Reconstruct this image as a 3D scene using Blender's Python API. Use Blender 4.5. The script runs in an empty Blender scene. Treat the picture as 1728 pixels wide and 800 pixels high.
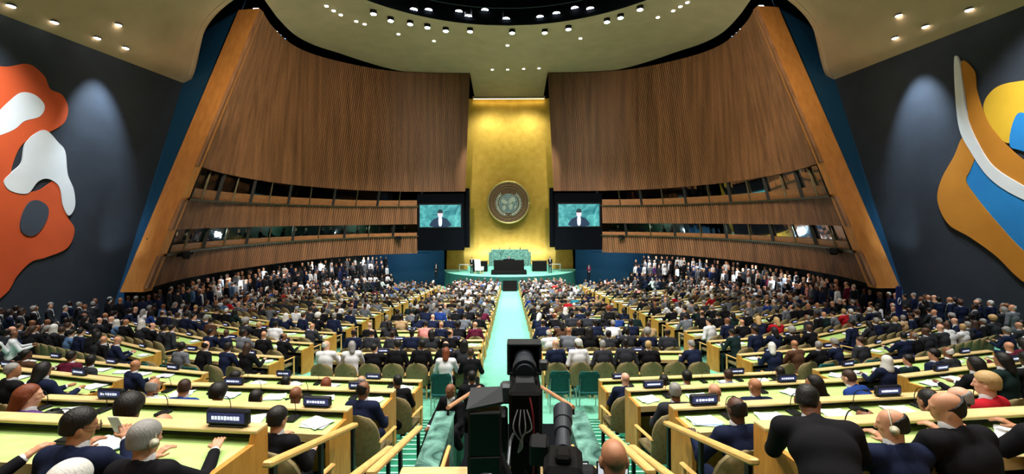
import bpy, math, random
import numpy as np
from mathutils import Vector, Matrix
from mathutils.bvhtree import BVHTree
R = random.Random(11)
C = bpy.context.scene.collection
SHIFT_Z = 8.0                      # everything is laid out with the eye at z = 0 and lifted at the end

# ---------------------------------------------------------------- materials
def lin(c):
    return tuple(((v/12.92) if v <= .04045 else ((v+.055)/1.055)**2.4) for v in c)
def rgb(r, g, b): return lin((r/255., g/255., b/255.))
MATS = {}
def pm(name, col, col2=None, rough=.6, metal=0., scale=6., kind='noise', stretch=(1,1,1), emis=0., bump=0., spec=.4, ecol=None):
    if name in MATS: return MATS[name]
    m = bpy.data.materials.new(name); m.use_nodes = True
    nt = m.node_tree; nd = nt.nodes; lk = nt.links
    b = nd['Principled BSDF']
    b.inputs['Roughness'].default_value = rough
    b.inputs['Metallic'].default_value = metal
    b.inputs['Specular IOR Level'].default_value = spec
    if col2 is None: col2 = tuple(v*.82 for v in col)
    tc = nd.new('ShaderNodeTexCoord'); mp = nd.new('ShaderNodeMapping')
    mp.inputs['Scale'].default_value = stretch
    lk.new(tc.outputs['Object'], mp.inputs['Vector'])
    if kind == 'wave':
        t = nd.new('ShaderNodeTexWave'); t.inputs['Scale'].default_value = scale
        t.inputs['Distortion'].default_value = 3.; t.inputs['Detail'].default_value = 2
        f = t.outputs['Fac']
    elif kind == 'marble':
        t = nd.new('ShaderNodeTexNoise'); t.inputs['Scale'].default_value = scale
        t.inputs['Detail'].default_value = 8; t.inputs['Distortion'].default_value = 2.5
        f = t.outputs['Fac']
    else:
        t = nd.new('ShaderNodeTexNoise'); t.inputs['Scale'].default_value = scale
        t.inputs['Detail'].default_value = 3
        f = t.outputs['Fac']
    lk.new(mp.outputs['Vector'], t.inputs['Vector'])
    rp = nd.new('ShaderNodeValToRGB')
    e = rp.color_ramp.elements
    e[0].position = .3; e[1].position = .7
    e[0].color = (*col2, 1); e[1].color = (*col, 1)
    lk.new(f, rp.inputs['Fac'])
    lk.new(rp.outputs['Color'], b.inputs['Base Color'])
    if bump:
        bp = nd.new('ShaderNodeBump'); bp.inputs['Strength'].default_value = bump; bp.inputs['Distance'].default_value = .02
        lk.new(f, bp.inputs['Height']); lk.new(bp.outputs['Normal'], b.inputs['Normal'])
    if emis:
        b.inputs['Emission Color'].default_value = (*(ecol or col), 1)
        b.inputs['Emission Strength'].default_value = emis
    MATS[name] = m
    return m
def glass_mat():
    m = bpy.data.materials.new('booth_glass'); m.use_nodes = True
    nt = m.node_tree; nt.nodes.clear()
    o = nt.nodes.new('ShaderNodeOutputMaterial'); mx = nt.nodes.new('ShaderNodeMixShader')
    a = nt.nodes.new('ShaderNodeBsdfTransparent'); g = nt.nodes.new('ShaderNodeBsdfGlossy')
    a.inputs['Color'].default_value = (.72, .8, .78, 1); g.inputs['Roughness'].default_value = .05
    fr = nt.nodes.new('ShaderNodeFresnel')
    nt.links.new(fr.outputs[0], mx.inputs[0]); nt.links.new(a.outputs[0], mx.inputs[1]); nt.links.new(g.outputs[0], mx.inputs[2])
    nt.links.new(mx.outputs[0], o.inputs[0])
    return m

M_wood = pm('maple', rgb(222,196,142), rgb(202,172,114), rough=.45, kind='noise', scale=3, stretch=(2,14,14))
M_endwood = pm('maple_panel', rgb(206,150,66), rgb(176,120,46), rough=.45, scale=3, stretch=(6,6,1.2))
M_top = pm('green_leather', rgb(180,212,130), rgb(166,200,114), rough=.6, scale=9)
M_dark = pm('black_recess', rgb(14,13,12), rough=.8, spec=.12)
M_batten = pm('walnut_batten', rgb(156,110,74), rgb(110,76,50), rough=.5, scale=1.1, stretch=(2.2,2.2,.12))
M_sill = pm('sill_wood', rgb(168,116,70), rgb(140,94,54), rough=.5, scale=2, stretch=(1,1,4))
M_fin = pm('fin_wood', rgb(196,132,66), rgb(176,114,54), rough=.45, scale=1.6, stretch=(3,3,.25))
M_ledge = pm('bronze_ledge', rgb(92,86,60), rgb(66,62,46), rough=.4, metal=.5)
M_blue = pm('blue_paint', rgb(0,60,94), rgb(0,54,86), rough=.7)
M_black = pm('black_wall', rgb(42,49,58), rgb(36,42,50), rough=.75, scale=1.5)
M_ceil = pm('ceiling_plaster', rgb(212,182,146), rgb(198,170,134), rough=.8, scale=.8)
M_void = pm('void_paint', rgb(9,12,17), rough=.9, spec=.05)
M_gold = pm('gold_leaf', rgb(214,182,82), rgb(196,162,64), rough=.38, metal=.4, scale=1.4, bump=.15)
M_carpet = pm('green_carpet', rgb(120,196,168), rgb(102,180,152), rough=.9, scale=12)
M_step = pm('green_carpet_step', rgb(22,122,88), rgb(16,104,76), rough=.9, scale=12)
M_nose = pm('step_nosing', rgb(150,214,190), rough=.7)
M_marble = pm('green_marble', rgb(120,170,156), rgb(38,74,66), rough=.25, kind='marble', scale=3.2)
M_stage = pm('stage_carpet', rgb(132,206,180), rgb(104,184,156), rough=.8, scale=5)
M_blackm = pm('black_metal', rgb(14,14,16), rough=.4, spec=.25)
M_blackp = pm('black_plastic', rgb(17,18,20), rough=.45, spec=.25)
M_grey = pm('grey_metal', rgb(96,100,104), rough=.35, metal=.6)
M_chrome = pm('chrome', rgb(190,190,190), rough=.25, metal=.9)
M_tan = pm('tan_upholstery', rgb(134,120,82), rgb(114,100,66), rough=.75, scale=20)
M_tealc = pm('teal_fabric', rgb(10,92,88), rgb(6,76,74), rough=.85, scale=20)
M_paper = pm('paper', rgb(232,236,236), rgb(214,222,226), rough=.8, scale=14)
M_paperb = pm('blue_paper', rgb(150,190,225), rgb(110,160,210), rough=.7, scale=10)
M_lamp = pm('lamp_glow', (1,.95,.85), rough=.5, emis=22., ecol=(1,.93,.8))
M_lampc = pm('cool_lamp_glow', (.9,.95,1), rough=.5, emis=30., ecol=(.86,.94,1))
M_lampb = pm('blue_lamp_glow', (.3,.6,1), rough=.5, emis=3., ecol=(.25,.5,1))
M_plate = pm('nameplate_case', rgb(14,16,30), rough=.35)
M_disp = pm('display_blue', rgb(30,32,80), rough=.4, emis=.3, ecol=rgb(60,64,140))
M_text = pm('display_text', rgb(220,225,245), rough=.5, emis=.9, ecol=rgb(215,220,245))
M_rail = pm('handrail_wood', rgb(228,184,110), rgb(204,158,88), rough=.4, scale=3, stretch=(8,1,8))
M_redwood = pm('red_wood', rgb(128,62,34), rgb(104,48,26), rough=.5, scale=2, stretch=(4,4,1))
M_orange = pm('mural_orange', rgb(214,88,40), rgb(198,78,34), rough=.8, scale=.7)
M_mwhite = pm('mural_white', rgb(226,228,228), rgb(210,214,216), rough=.8, scale=.7)
M_mslate = pm('mural_slate', rgb(64,72,84), rough=.8, scale=.7)
M_ochre = pm('mural_ochre', rgb(196,128,34), rgb(182,116,28), rough=.8, scale=.7)
M_yellow = pm('mural_yellow', rgb(222,178,44), rgb(206,162,36), rough=.8, scale=.7)
M_mblue = pm('mural_blue', rgb(34,132,200), rgb(28,120,186), rough=.8, scale=.7)
M_glass = glass_mat()
SKIN = [pm('skin_%s' % n, rgb(*c), rgb(*[int(v*.93) for v in c]), rough=.5, scale=20) for n, c in
        (('fair', (222,168,140)), ('light', (204,148,116)), ('olive', (176,122,88)), ('brown', (128,82,56)), ('dark', (84,54,40)))]
HAIR = {n: pm('hair_'+n, rgb(*c), rough=.55, scale=30, stretch=(3,3,.6), bump=.3) for n, c in
        dict(black=(18,15,14), brown=(56,36,24), auburn=(120,58,30), grey=(142,140,136), white=(214,212,206), blond=(190,156,104)).items()}
CLOTH = {n: pm('cloth_'+n.replace(' ', '_'), rgb(*c), rough=.85, scale=7, stretch=(1,1,.45), bump=.35, spec=.12) for n, c in
         {'black': (20,20,24), 'navy': (24,32,58), 'charcoal': (46,48,54), 'dark green': (22,40,40), 'grey': (104,108,116),
          'blue': (34,62,130), 'steel blue': (86,118,158), 'white': (222,224,228), 'red': (176,28,40), 'maroon': (92,26,48), 'tan': (180,150,112),
          'pink': (216,140,132), 'brown': (84,58,42), 'purple': (86,56,112), 'emerald': (10,128,92), 'turquoise': (40,130,150)}.items()}
M_shoe = pm('shoe_leather', rgb(16,14,14), rough=.4)

# ---------------------------------------------------------------- mesh helper
class MB:
    def __init__(s): s.v = []; s.f = []; s.m = []
    def add(s, vs, fs, mi=0):
        o = len(s.v); s.v.extend([tuple(v) for v in vs]); s.f.extend([tuple(i+o for i in f) for f in fs]); s.m.extend([mi]*len(fs)); return s
    def box(s, c, d, mi=0, rot=None, bev=0.):
        x, y, z = (v/2 for v in d)
        if bev:
            b = min(bev, x*.9, y*.9, z*.9); vs = []
            for sx in (-1,1):
                for sy in (-1,1):
                    for sz in (-1,1):
                        vs += [(sx*x, sy*(y-b), sz*(z-b)), (sx*(x-b), sy*y, sz*(z-b)), (sx*(x-b), sy*(y-b), sz*z)]
            bm_v = [Vector(v) for v in vs]
            def I(sx, sy, sz, k): return ((sx > 0)*4+(sy > 0)*2+(sz > 0))*3+k
            fs = []
            for a in (-1,1):
                fs += [[I(a,-1,-1,0), I(a,1,-1,0), I(a,1,1,0), I(a,-1,1,0)][::a], [I(-1,a,-1,1), I(-1,a,1,1), I(1,a,1,1), I(1,a,-1,1)][::a], [I(-1,-1,a,2), I(1,-1,a,2), I(1,1,a,2), I(-1,1,a,2)][::a]]
                for b2 in (-1,1):
                    q = a*b2
                    fs += [[I(a,b2,-1,0), I(a,b2,-1,1), I(a,b2,1,1), I(a,b2,1,0)][::q],
                           [I(a,-1,b2,0), I(a,1,b2,0), I(a,1,b2,2), I(a,-1,b2,2)][::q],
                           [I(-1,a,b2,1), I(-1,a,b2,2), I(1,a,b2,2), I(1,a,b2,1)][::q]]
                    for c2 in (-1,1): fs.append([I(a,b2,c2,0), I(a,b2,c2,1), I(a,b2,c2,2)][::a*b2*c2])
        else:
            bm_v = [Vector((i, j, k)) for i in (-x,x) for j in (-y,y) for k in (-z,z)]
            fs = [(0,1,3,2),(4,6,7,5),(0,4,5,1),(2,3,7,6),(0,2,6,4),(1,5,7,3)]
        if rot is not None: bm_v = [rot @ v for v in bm_v]
        c = Vector(c); return s.add([v+c for v in bm_v], fs, mi)
    def tube(s, pts, r, n=8, mi=0, cap=True):
        pts = [Vector(p) for p in pts]; rs = r if isinstance(r, (list, tuple)) else [r]*len(pts)
        vs = []; fs = []
        t0 = (pts[1]-pts[0]).normalized(); up = Vector((0,0,1)) if abs(t0.z) < .9 else Vector((0,1,0))
        a = t0.cross(up).normalized()
        for i, p in enumerate(pts):
            t = (pts[min(i+1, len(pts)-1)]-pts[max(i-1, 0)]).normalized()
            a = (a-t*a.dot(t)).normalized(); b = t.cross(a)
            for k in range(n):
                q = 2*math.pi*k/n; vs.append(p+(a*math.cos(q)+b*math.sin(q))*rs[i])
        for i in range(len(pts)-1):
            for k in range(n):
                k2 = (k+1) % n; fs.append((i*n+k, i*n+k2, (i+1)*n+k2, (i+1)*n+k))
        if cap: fs.append(tuple(range(n))[::-1]); fs.append(tuple((len(pts)-1)*n+k for k in range(n)))
        return s.add(vs, fs, mi)
    def prism(s, poly, f, mi=0):
        """poly: 2D points; f(a,b,w) -> 3D, w in 0/1"""
        n = len(poly)
        vs = [f(a, b, 0) for a, b in poly]+[f(a, b, 1) for a, b in poly]
        fs = [tuple(range(n)), tuple(range(2*n-1, n-1, -1))]+[(i, i+n, (i+1) % n+n, (i+1) % n) for i in range(n)]
        return s.add(vs, fs, mi)
    def grid(s, P, mi=0):
        nu, nv = len(P), len(P[0]); vs = [p for r in P for p in r]
        return s.add(vs, [(i*nv+j, (i+1)*nv+j, (i+1)*nv+j+1, i*nv+j+1) for i in range(nu-1) for j in range(nv-1)], mi)
    def mesh(s, name, mats, smooth=False):
        me = bpy.data.meshes.new(name); me.from_pydata([tuple(v) for v in s.v], [], s.f)
        for m in (mats if isinstance(mats, (list, tuple)) else [mats]): me.materials.append(m)
        if any(s.m): me.polygons.foreach_set('material_index', s.m)
        if smooth:
            me.polygons.foreach_set('use_smooth', [True]*len(me.polygons))
        me.update(); return me
    def build(s, name, mats, parent=None, smooth=False, loc=(0,0,0), rz=0):
        return link(name, s.mesh(name, mats, smooth), parent, loc, rz)
def link(name, me, parent=None, loc=(0,0,0), rz=0):
    o = bpy.data.objects.new(name, me); C.objects.link(o); o.location = loc; o.rotation_euler = (0,0,rz)
    if parent: o.parent = parent
    return o
def tag(o, label, cat, group=None):
    o['label'] = label; o['category'] = cat
    if group: o['group'] = group
    return o
def thing(name, label, cat, loc=(0,0,0), rz=0, group=None):
    return tag(link(name, None, None, loc, rz), label, cat, group)
def struct(o): o['kind'] = 'structure'; return o
def copy_tree(o, parent=None):
    c = o.copy(); C.objects.link(c)
    if parent: c.parent = parent
    for ch in list(o.children): copy_tree(ch, c)
    return c
def cat_rom(pts, n, closed=False):
    pts = [np.array(p, float) for p in pts]; out = []; N = len(pts)
    segs = N if closed else N-1
    for i in range(segs):
        g = lambda k: pts[k % N] if closed else pts[max(0, min(N-1, k))]
        a, b, c, d = g(i-1), g(i), g(i+1), g(i+2)
        for j in range(n):
            t = j/n; out.append(.5*((2*b)+(c-a)*t+(2*a-5*b+4*c-d)*t*t+(3*b-a-3*c+d)*t**3))
    if not closed: out.append(pts[-1])
    return out
NUM = 'zero one two three four five six seven eight nine ten eleven twelve thirteen fourteen fifteen sixteen seventeen eighteen nineteen twenty'.split()
SIDE = {-1: 'orange mural side', 1: 'blue mural side'}
F0 = 720.                                       # focal length in pixels of the 1728 frame

def zfloor(y): return -(3.6+.068*y)
# ---------------------------------------------------------------- floor and tiers
YL = [1.45, 3.25, 5.0, 6.9, 9.0]
ZT = [-1.72, -2.36, -2.97, -3.5, -4.11]
def rowoff(x):
    a = abs(x); return .1*min(max(a-1.85, 0), 4.55)+.25*max(0, a-6.4)
b = MB()
ys = [9.05, 14, 20, 30, 42, 56]
P = []
for y in ys: P.append([(x, y, zfloor(max(y, 9.05)))for x in (-21, -10, 0, 10, 21)])
b.grid(P); 
xs = [1.85+i*(21-1.85)/16 for i in range(17)]
for s in (-1, 1):
    # wedge of main floor behind the rear tiers is covered by the tier strips
    for k in range(0, 5):
        y0 = (lambda x, k=k: (YL[k-1]+.06+rowoff(x)) if k else -3.)
        y1 = (lambda x, k=k: (YL[k]+.06+rowoff(x)))
        z = ZT[k]
        top = [[(s*x, y0(x), z) for x in xs], [(s*x, y1(x), z) for x in xs]]
        zn = ZT[k+1] if k < 4 else zfloor(9.05)-.5
        top.append([(s*x, y1(x), zn) for x in xs])
        b.grid(top, 1)
    for k in range(5):                               # cheeks beside the stairs
        y0 = YL[k-1]+.06 if k else -3.; y1 = YL[k]+.06
        b.add([(s*1.85, y0, ZT[k]), (s*1.85, y1, ZT[k]), (s*1.85, y1, -5), (s*1.85, y0, -5)], [(0,1,2,3)], 1)
struct(b.build('floor', [M_carpet, M_step]))
for s in (-1, 1):
    b = MB(); n = 20
    for i in range(n):                               # stairs down the two gangways
        y = 2.9+i*.31; z = -2.4-i*.092
        b.box((s*1.42, y+.17, z-.35), (.86, .34, .7), 0)
        b.box((s*1.42, y+.325, z+.004), (.86, .03, .012), 1)
    struct(b.build('floor_stairs', [M_step, M_nose]))
b = MB(); b.box((0, 1.2, -2.5), (3.7, 3.4, .2)); b.box((0, 4.6, -3.85), (1.9, 3.6, .2)); struct(b.build('floor_platform', M_step))

# ---------------------------------------------------------------- timber galleries
TP = [(15.2,26),(16.4,29.6),(17.2,34.4),(16.2,38.4),(12.8,43),(8.6,44.6),(4.1,45)]
BP = [(17.2,20),(18.4,24),(18.7,29),(18.0,35),(15.4,41),(10.8,44.4),(5.0,45.5)]
TC = cat_rom(TP, 20); BC = cat_rom(BP, 20)
def curve(Cv, t):
    u = t*(len(Cv)-1); i = min(int(u), len(Cv)-2); return Cv[i]*(1-(u-i))+Cv[i+1]*(u-i)
def wallpt(s, t, z, off=0.):
    """off > 0 towards the hall"""
    B = curve(BC, t); T = curve(TC, t); zt = 13.2+.147*(T[1]-26); zb = -2.9
    f = (z-zb)/(zt-zb); p = B*(1-f)+T*f
    d = (curve(BC, min(1, t+.01))-curve(BC, max(0, t-.01)))*(1-f)+(curve(TC, min(1, t+.01))-curve(TC, max(0, t-.01)))*f
    n = np.array((-d[1], d[0])); n /= np.linalg.norm(n)+1e-9
    if n.dot(np.array((0, 30))-p) < 0: n = -n
    p = p+n*off
    return (s*p[0], p[1], z)
def ztop(t): return 13.2+.147*(curve(TC, t)[1]-26)
def lerp(a, b, t): return a+(b-a)*t
TIER = lambda y: max(.02, (-4.8-zfloor(y))/4)
S1T = lambda t: lerp(3.2, 3.6, t); S1S = lambda t: lerp(2.05, 2.75, t); S1B = lambda t: lerp(1.4, 2.1, t)
S2T = lambda t: lerp(-.15, .2, t); S2S = lambda t: lerp(-.95, -.7, t); S2B = lambda t: lerp(-1.4, -1.06, t)
TE = .865
def panel(name, s, t0, t1, zb, zt, n, mat, d=.15):
    b = MB(); P = []
    for i in range(n):
        for q, off in ((0, 0), (.36, 0), (.42, d), (.94, d)):
            t = t0+(t1-t0)*(i+q)/n
            P.append([wallpt(s, t, zb(t), off), wallpt(s, t, (zb(t)+zt(t))/2, off), wallpt(s, t, zt(t), off)])
    b.grid(P); o = b.build(name, mat); struct(o); return o
def strip(name, s, t0, t1, z0, z1, o0, o1, mat, n=60):
    b = MB(); P = []
    for i in range(n+1):
        t = t0+(t1-t0)*i/n
        q = min(1, .05+t/.14) if min(o0, o1) < -1 else 1
        P.append([wallpt(s, t, z0(t), o0*q), wallpt(s, t, z1(t), o1*q)])
    b.grid(P); return struct(b.build(name, mat))
def slab(s, t0, t1, zc, h, o0, o1, mat, name, n=60):
    b = MB(); P = []
    for i in range(n+1):
        t = t0+(t1-t0)*i/n; z = zc(t)
        P.append([wallpt(s, t, z-h/2, o0), wallpt(s, t, z-h/2, o1), wallpt(s, t, z+h/2, o1), wallpt(s, t, z+h/2, o0), wallpt(s, t, z-h/2, o0)])
    b.grid(P); return struct(b.build(name, mat))
M_boothback = pm('booth_back', rgb(28,30,28), rgb(20,22,20), rough=.7, scale=.7)
M_boothgreen = pm('booth_green', rgb(34,66,48), rgb(22,34,30), rough=.6, scale=.9, stretch=(1,1,2))
wn = 0
for s in (-1, 1):
    nm = 'orange' if s < 0 else 'blue'
    panel('wall_timber_upper', s, 0, 1, S1T, ztop, 165, M_batten)
    panel('wall_timber_middle', s, .0, TE, S2T, S1B, 130, M_batten)
    panel('wall_timber_lower', s, .0, TE, lambda t: -2.9, S2B, 130, M_batten)
    for (zt, zs, zb, mt) in ((S1T, S1S, S1B, M_boothback), (S2T, S2S, S2B, M_boothgreen)):
        strip('trim_sill', s, .02, TE, zb, zs, .02, .0, M_sill)
        slab(s, .02, TE, zb, .12, -.1, .3, M_ledge, 'trim_ledge')
        strip('wall_booth_back', s, .04, 1, lambda t: zb(t)-.4, lambda t: zt(t)+.1, -2.4, -2.4, mt)
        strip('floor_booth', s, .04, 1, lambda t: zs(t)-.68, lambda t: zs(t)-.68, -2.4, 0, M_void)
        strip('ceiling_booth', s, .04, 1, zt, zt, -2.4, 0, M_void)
        wn += 1
        g = strip('window_%d' % wn, s, .02, TE, zs, zt, -.06, -.06, M_glass)
        k = 12 if zt is S1T else 11
        for i in range(k+1):
            t = .05+(TE-.055)*i/k; a = Vector(wallpt(s, t, zb(t), .06)); c = Vector(wallpt(s, t, zt(t), .0))
            bb = MB(); bb.tube([a, c], .06 if i % 2 else .13, 4); o = bb.build('window_frame', M_ledge if i % 2 else M_boothback, g)
    M_cream = pm('cream_counter', rgb(206,216,204), rough=.5)
    for (ta, tb) in ((.10, .34), (.54, .68)) if s < 0 else ((.12, .30), (.76, .84)):
        strip('trim_booth_counter', s, ta, tb, lambda t: S2S(t)+.0, lambda t: S2S(t)+.18, -.95, -.25, M_cream, 20)
    if s > 0: strip('wall_booth_cream', s, .05, .12, lambda t: S2S(t)-.6, lambda t: S2T(t), -1.0, -1.0, pm('cream_paint', rgb(206,200,170), rough=.7), 8)
    # fin
    b = MB()
    q = [(s*18.3, 20, -3.05), (s*17.2, 20, -3.05), (s*15.2, 26, 13.3), (s*16.45, 26, 13.2)]
    q2 = [(x, y+.5, z) for x, y, z in q]
    b.add(q+q2, [(0,1,2,3),(4,7,6,5),(0,4,5,1),(1,5,6,2),(2,6,7,3),(3,7,4,0)]); struct(b.build('wall_fin', M_fin))
    # blue return between fin and side wall
    b = MB(); b.add([(s*19.05, 20.0, -5), (s*18.2, 20.1, -5), (s*18.3, 20.25, -3.05), (s*16.4, 26.2, 13.3), (s*16.2, 28.4, 18), (s*19.05, 28.4, 16.5), (s*19.05, 24.9, 8.4)], [(0,1,2,3,4,5,6)])
    struct(b.build('wall_blue_return', M_blue))
    b = MB(); b.add([(s*19, -3, -6), (s*19, 27, -6), (s*19, 27, 18), (s*19, -3, 18)], [(0,1,2,3)]); struct(b.build('wall_side', M_black))
    # wall below the galleries
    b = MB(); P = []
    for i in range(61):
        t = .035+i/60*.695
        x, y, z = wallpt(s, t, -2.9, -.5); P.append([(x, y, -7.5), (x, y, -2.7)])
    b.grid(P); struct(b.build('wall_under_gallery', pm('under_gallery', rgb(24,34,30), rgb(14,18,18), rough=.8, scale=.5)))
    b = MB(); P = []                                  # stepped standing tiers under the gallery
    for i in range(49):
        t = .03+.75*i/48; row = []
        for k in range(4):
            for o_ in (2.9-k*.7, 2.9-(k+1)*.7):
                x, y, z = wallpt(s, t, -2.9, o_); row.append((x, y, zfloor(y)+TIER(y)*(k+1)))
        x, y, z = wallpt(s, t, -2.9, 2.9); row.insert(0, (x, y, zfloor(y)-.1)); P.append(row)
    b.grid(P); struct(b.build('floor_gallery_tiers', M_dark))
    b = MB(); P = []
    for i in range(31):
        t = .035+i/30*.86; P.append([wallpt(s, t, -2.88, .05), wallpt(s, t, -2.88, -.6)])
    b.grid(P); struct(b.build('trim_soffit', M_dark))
    b = MB(); b.add([(s*7.6, 49.5, -7), (s*18, 47.2, -7), (s*18, 47.2, -2.4), (s*7.6, 49.5, -2.4)], [(0,1,2,3)]); struct(b.build('wall_stage_side', M_blue))
    b = MB(); b.add([(s*4.3, 46, -2.4), (s*16, 46, -2.4), (s*16, 46, 4), (s*4.3, 46, 4)], [(0,1,2,3)]); struct(b.build('wall_screen_backing', M_void))

# gold wall, slightly concave
b = MB(); P = []
for i in range(33):
    x = -7.6+15.2*i/32
    P.append([(x, 52+.035*(7.6**2-x*x)*.35+dy, z) for z, dy in ((-7, -.9), (-4.6, -.8), (-3.4, -.45), (-2.0, -.1), (0, 0), (8, 0), (15.55, 0))])
b.grid(P); struct(b.build('wall_gold', M_gold, smooth=True))
# ---------------------------------------------------------------- ceiling
OC = np.array((0., 18.5)); OR = 14.; OZ = 15.2
outer = []
for s in (-1, 1):
    L = []
    for i in range(0, 121, 3):
        t = i/120; p = curve(TC, t); w = max(0, min(1, (p[0]-11)/5))
        L.append((s*(p[0]-.5*w), p[1]-.2*w, ztop(t)+.08+.55*w))
    outer.append(L)
line = [(-14.2, 22, 13.6)]+[(-14.6, 24.5, 13.7)]+outer[0]+[(-4.2, 52.6, 15.6), (0, 53.5, 15.6), (4.2, 52.6, 15.6)]+outer[1][::-1]+[(14.6, 24.5, 13.7), (14.2, 22, 13.6)]
b = MB(); P = []
for (x, y, z) in line:
    d = np.array((x, y))-OC; a = math.atan2(d[1], d[0])
    r0 = np.array((OC[0]+OR*math.cos(a), OC[1]+OR*math.sin(a)))
    row = []
    for j in range(9):
        u = j/8; p = r0*(1-u)+np.array((x, y))*u
        row.append((p[0], p[1], OZ*(1-u)+z*u+.5*math.sin(math.pi*u)*(1-u)))
    P.append(row)
b.grid(P); dome = struct(b.build('ceiling_dome', M_ceil, smooth=True))
# oculus: rim, drum and dark upper dish
b = MB(); n = 72; P = []
for i in range(n+1):
    a = 2*math.pi*i/n; P.append([(OC[0]+r*math.cos(a), OC[1]+r*math.sin(a), z) for r, z in ((OR+.05, OZ+.02), (OR-.25, OZ-.04), (OR-.3, OZ+.1), (OR-.3, OZ+1.6), (OR-2.5, OZ+2.6), (OR-6, OZ+3.3), (.01, OZ+3.8))])
b.grid(P); dish = struct(b.build('ceiling_oculus', M_void, smooth=True))
b = MB()
for r, zz in ((OR-.9, OZ+.9), (OR-3.2, OZ+1.5), (OR-5.5, OZ+2.2)):
    b.tube([(OC[0]+r*math.cos(2*math.pi*i/64), OC[1]+r*math.sin(2*math.pi*i/64), zz) for i in range(65)], .07, 5)
struct(b.build('trim_lighting_ring', M_blackm))
prof = [(19.0, 8.4), (18.35, 8.9), (17.8, 9.9), (17.2, 11.1), (16.2, 12.2), (14.6, 13.2), (12.5, 14.0), (9, 14.6)]
lipy = [24.9, 24.5, 24.1, 23.8, 23.7, 23.6, 23.3, 23.0]
for s in (-1, 1):
    b = MB(); P = []
    for (x, z), ly in zip(cat_rom(prof, 4), cat_rom([(v, 0) for v in lipy], 4)):
        ly = ly[0]; k = max(0, min(1, (19-x)/3.))
        xi = x
        P.append([(s*xi, y, z-(ly-y)*.045) for y in (ly, ly-4, ly-9, ly-16, -3)])
    b.grid(P)
    struct(b.build('ceiling_side', M_ceil, smooth=True))
    b = MB(); P = []
    for (x, z), ly in zip(cat_rom(prof, 4), cat_rom([(v, 0) for v in lipy], 4)):
        ly = ly[0]; P.append([(s*x, ly+.002, z-.02), (s*(x-.10), ly+.25, z+.0), (s*(x-.2), ly+.3, z+.5), (s*x, ly+.3, z+1.5)])
    b.grid(P); struct(b.build('trim_ceiling_lip', M_ceil, smooth=True))
b = MB()
b.add([(-21, -3, 19), (21, -3, 19), (21, 56, 19.5), (-21, 56, 19.5)], [(0,1,2,3)])
b.add([(-21, 56, -8), (21, 56, -8), (21, 56, 19.5), (-21, 56, 19.5)], [(0,1,2,3)])
for s in (-1, 1): b.add([(s*21, -3, -8), (s*21, 56, -8), (s*21, 56, 19.5), (s*21, -3, 19.5)], [(0,1,2,3)])
b.add([(-21, -3, -8), (21, -3, -8), (21, -3, 19), (-21, -3, 19)], [(0,1,2,3)])
struct(b.build('wall_outer', M_void))

# ---------------------------------------------------------------- lamps
bpy.context.view_layer.update()
def bvh_of(objs):
    vs = []; fs = []
    for o in objs:
        k = len(vs); vs += [o.matrix_world @ v.co for v in o.data.vertices]; fs += [tuple(k+i for i in p.vertices) for p in o.data.polygons]
    return BVHTree.FromPolygons(vs, fs)
ceil_bvh = bvh_of([dome, dish]+[o for o in C.objects if o.name.startswith('ceiling_side')])
def seen(px, py, tree=ceil_bvh):
    d = Vector(((px-860)/F0, 1, (380-py)/F0)).normalized(); return tree.ray_cast(Vector((0,0,0)), d)
def lamp_mesh(r, glow, hood=False):
    b = MB(); n = 14
    b.tube([(0,0,.02), (0,0,-.03)], r*1.18, n, 0)
    b.tube([(0,0,-.028), (0,0,-.04)], r, n, 1)
    return b
LABS = []
def lamp(px, py, r, glow, label, group, name='ceiling_lamp', drop=0.):
    h = seen(px, py)
    if h[0] is None: return None
    p = h[0]; t = thing(name, label, 'lamp', (p.x, p.y, p.z-drop), 0, group)
    MB().tube([(0,0,.04+drop), (0,0,-.03)], r*1.2, 14).build('lamp_housing', M_grey if not drop else M_blackm, t)
    MB().tube([(0,0,-.028), (0,0,-.045)], r, 14).build('lamp_lens', glow, t)
    return p
soff = [(20,5,'outermost lamp towards the camera'),(93,33,'lone lamp above the white mural patch'),(165,60,'low lamp of the cluster near the lip'),(201,38,'upper lamp of the cluster near the lip'),(213,77,'lowest lamp of the cluster, beside the black wall')]
for x, y, w in soff: lamp(x, y, .13, M_lamp, 'recessed round ceiling lamp over orange mural, '+w, 'side ceiling lamps on the orange mural side')
for x, y, w in [(1519,29,'upper one closest to the lip'),(1564,48,'second nearest to the wall'),(1513,67,'lowest and closest to the lip'),(1638,20,'lone one farther along the wall')]: lamp(x, y, .13, M_lamp, 'recessed round ceiling lamp over ochre and blue mural, '+w, 'side ceiling lamps on the blue mural side')
dl = [(553,8),(565,16),(577,23),(603,34),(617,39),(674,56),(734,68),(858,76),(981,65),(1112,30),(1138,19),(1162,5),(1150,12)]
for i, (x, y) in enumerate(dl): lamp(x, y, .13, M_lamp, 'small recessed lamp in the tan dome, %s along the outer arc from orange side' % NUM[i+1], 'recessed lamps in the dome')
for i, (x, y) in enumerate([(832,117),(858,117),(885,116),(911,115)]): lamp(x, y, .13, M_lamp, 'small lamp above the gold wall, %s of four from the orange side' % NUM[i+1], 'lamps above the gold wall')
rim = [(632,20),(661,32),(694,38),(723,44),(754,50),(795,51),(866,54),(921,54),(961,48),(1026,36),(1049,29),(1082,15)]
for i, (x, y) in enumerate(rim): lamp(x, y-4, .2, M_lampc, 'bright spotlight on the rim of dark oculus, %s from the orange side' % NUM[i+1], 'spotlights around the oculus rim', 'spotlight', .25)
ins = [(725,4),(776,7),(792,15),(856,20),(913,17),(941,11),(972,2),(998,3),(700,3),(820,5)]
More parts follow.
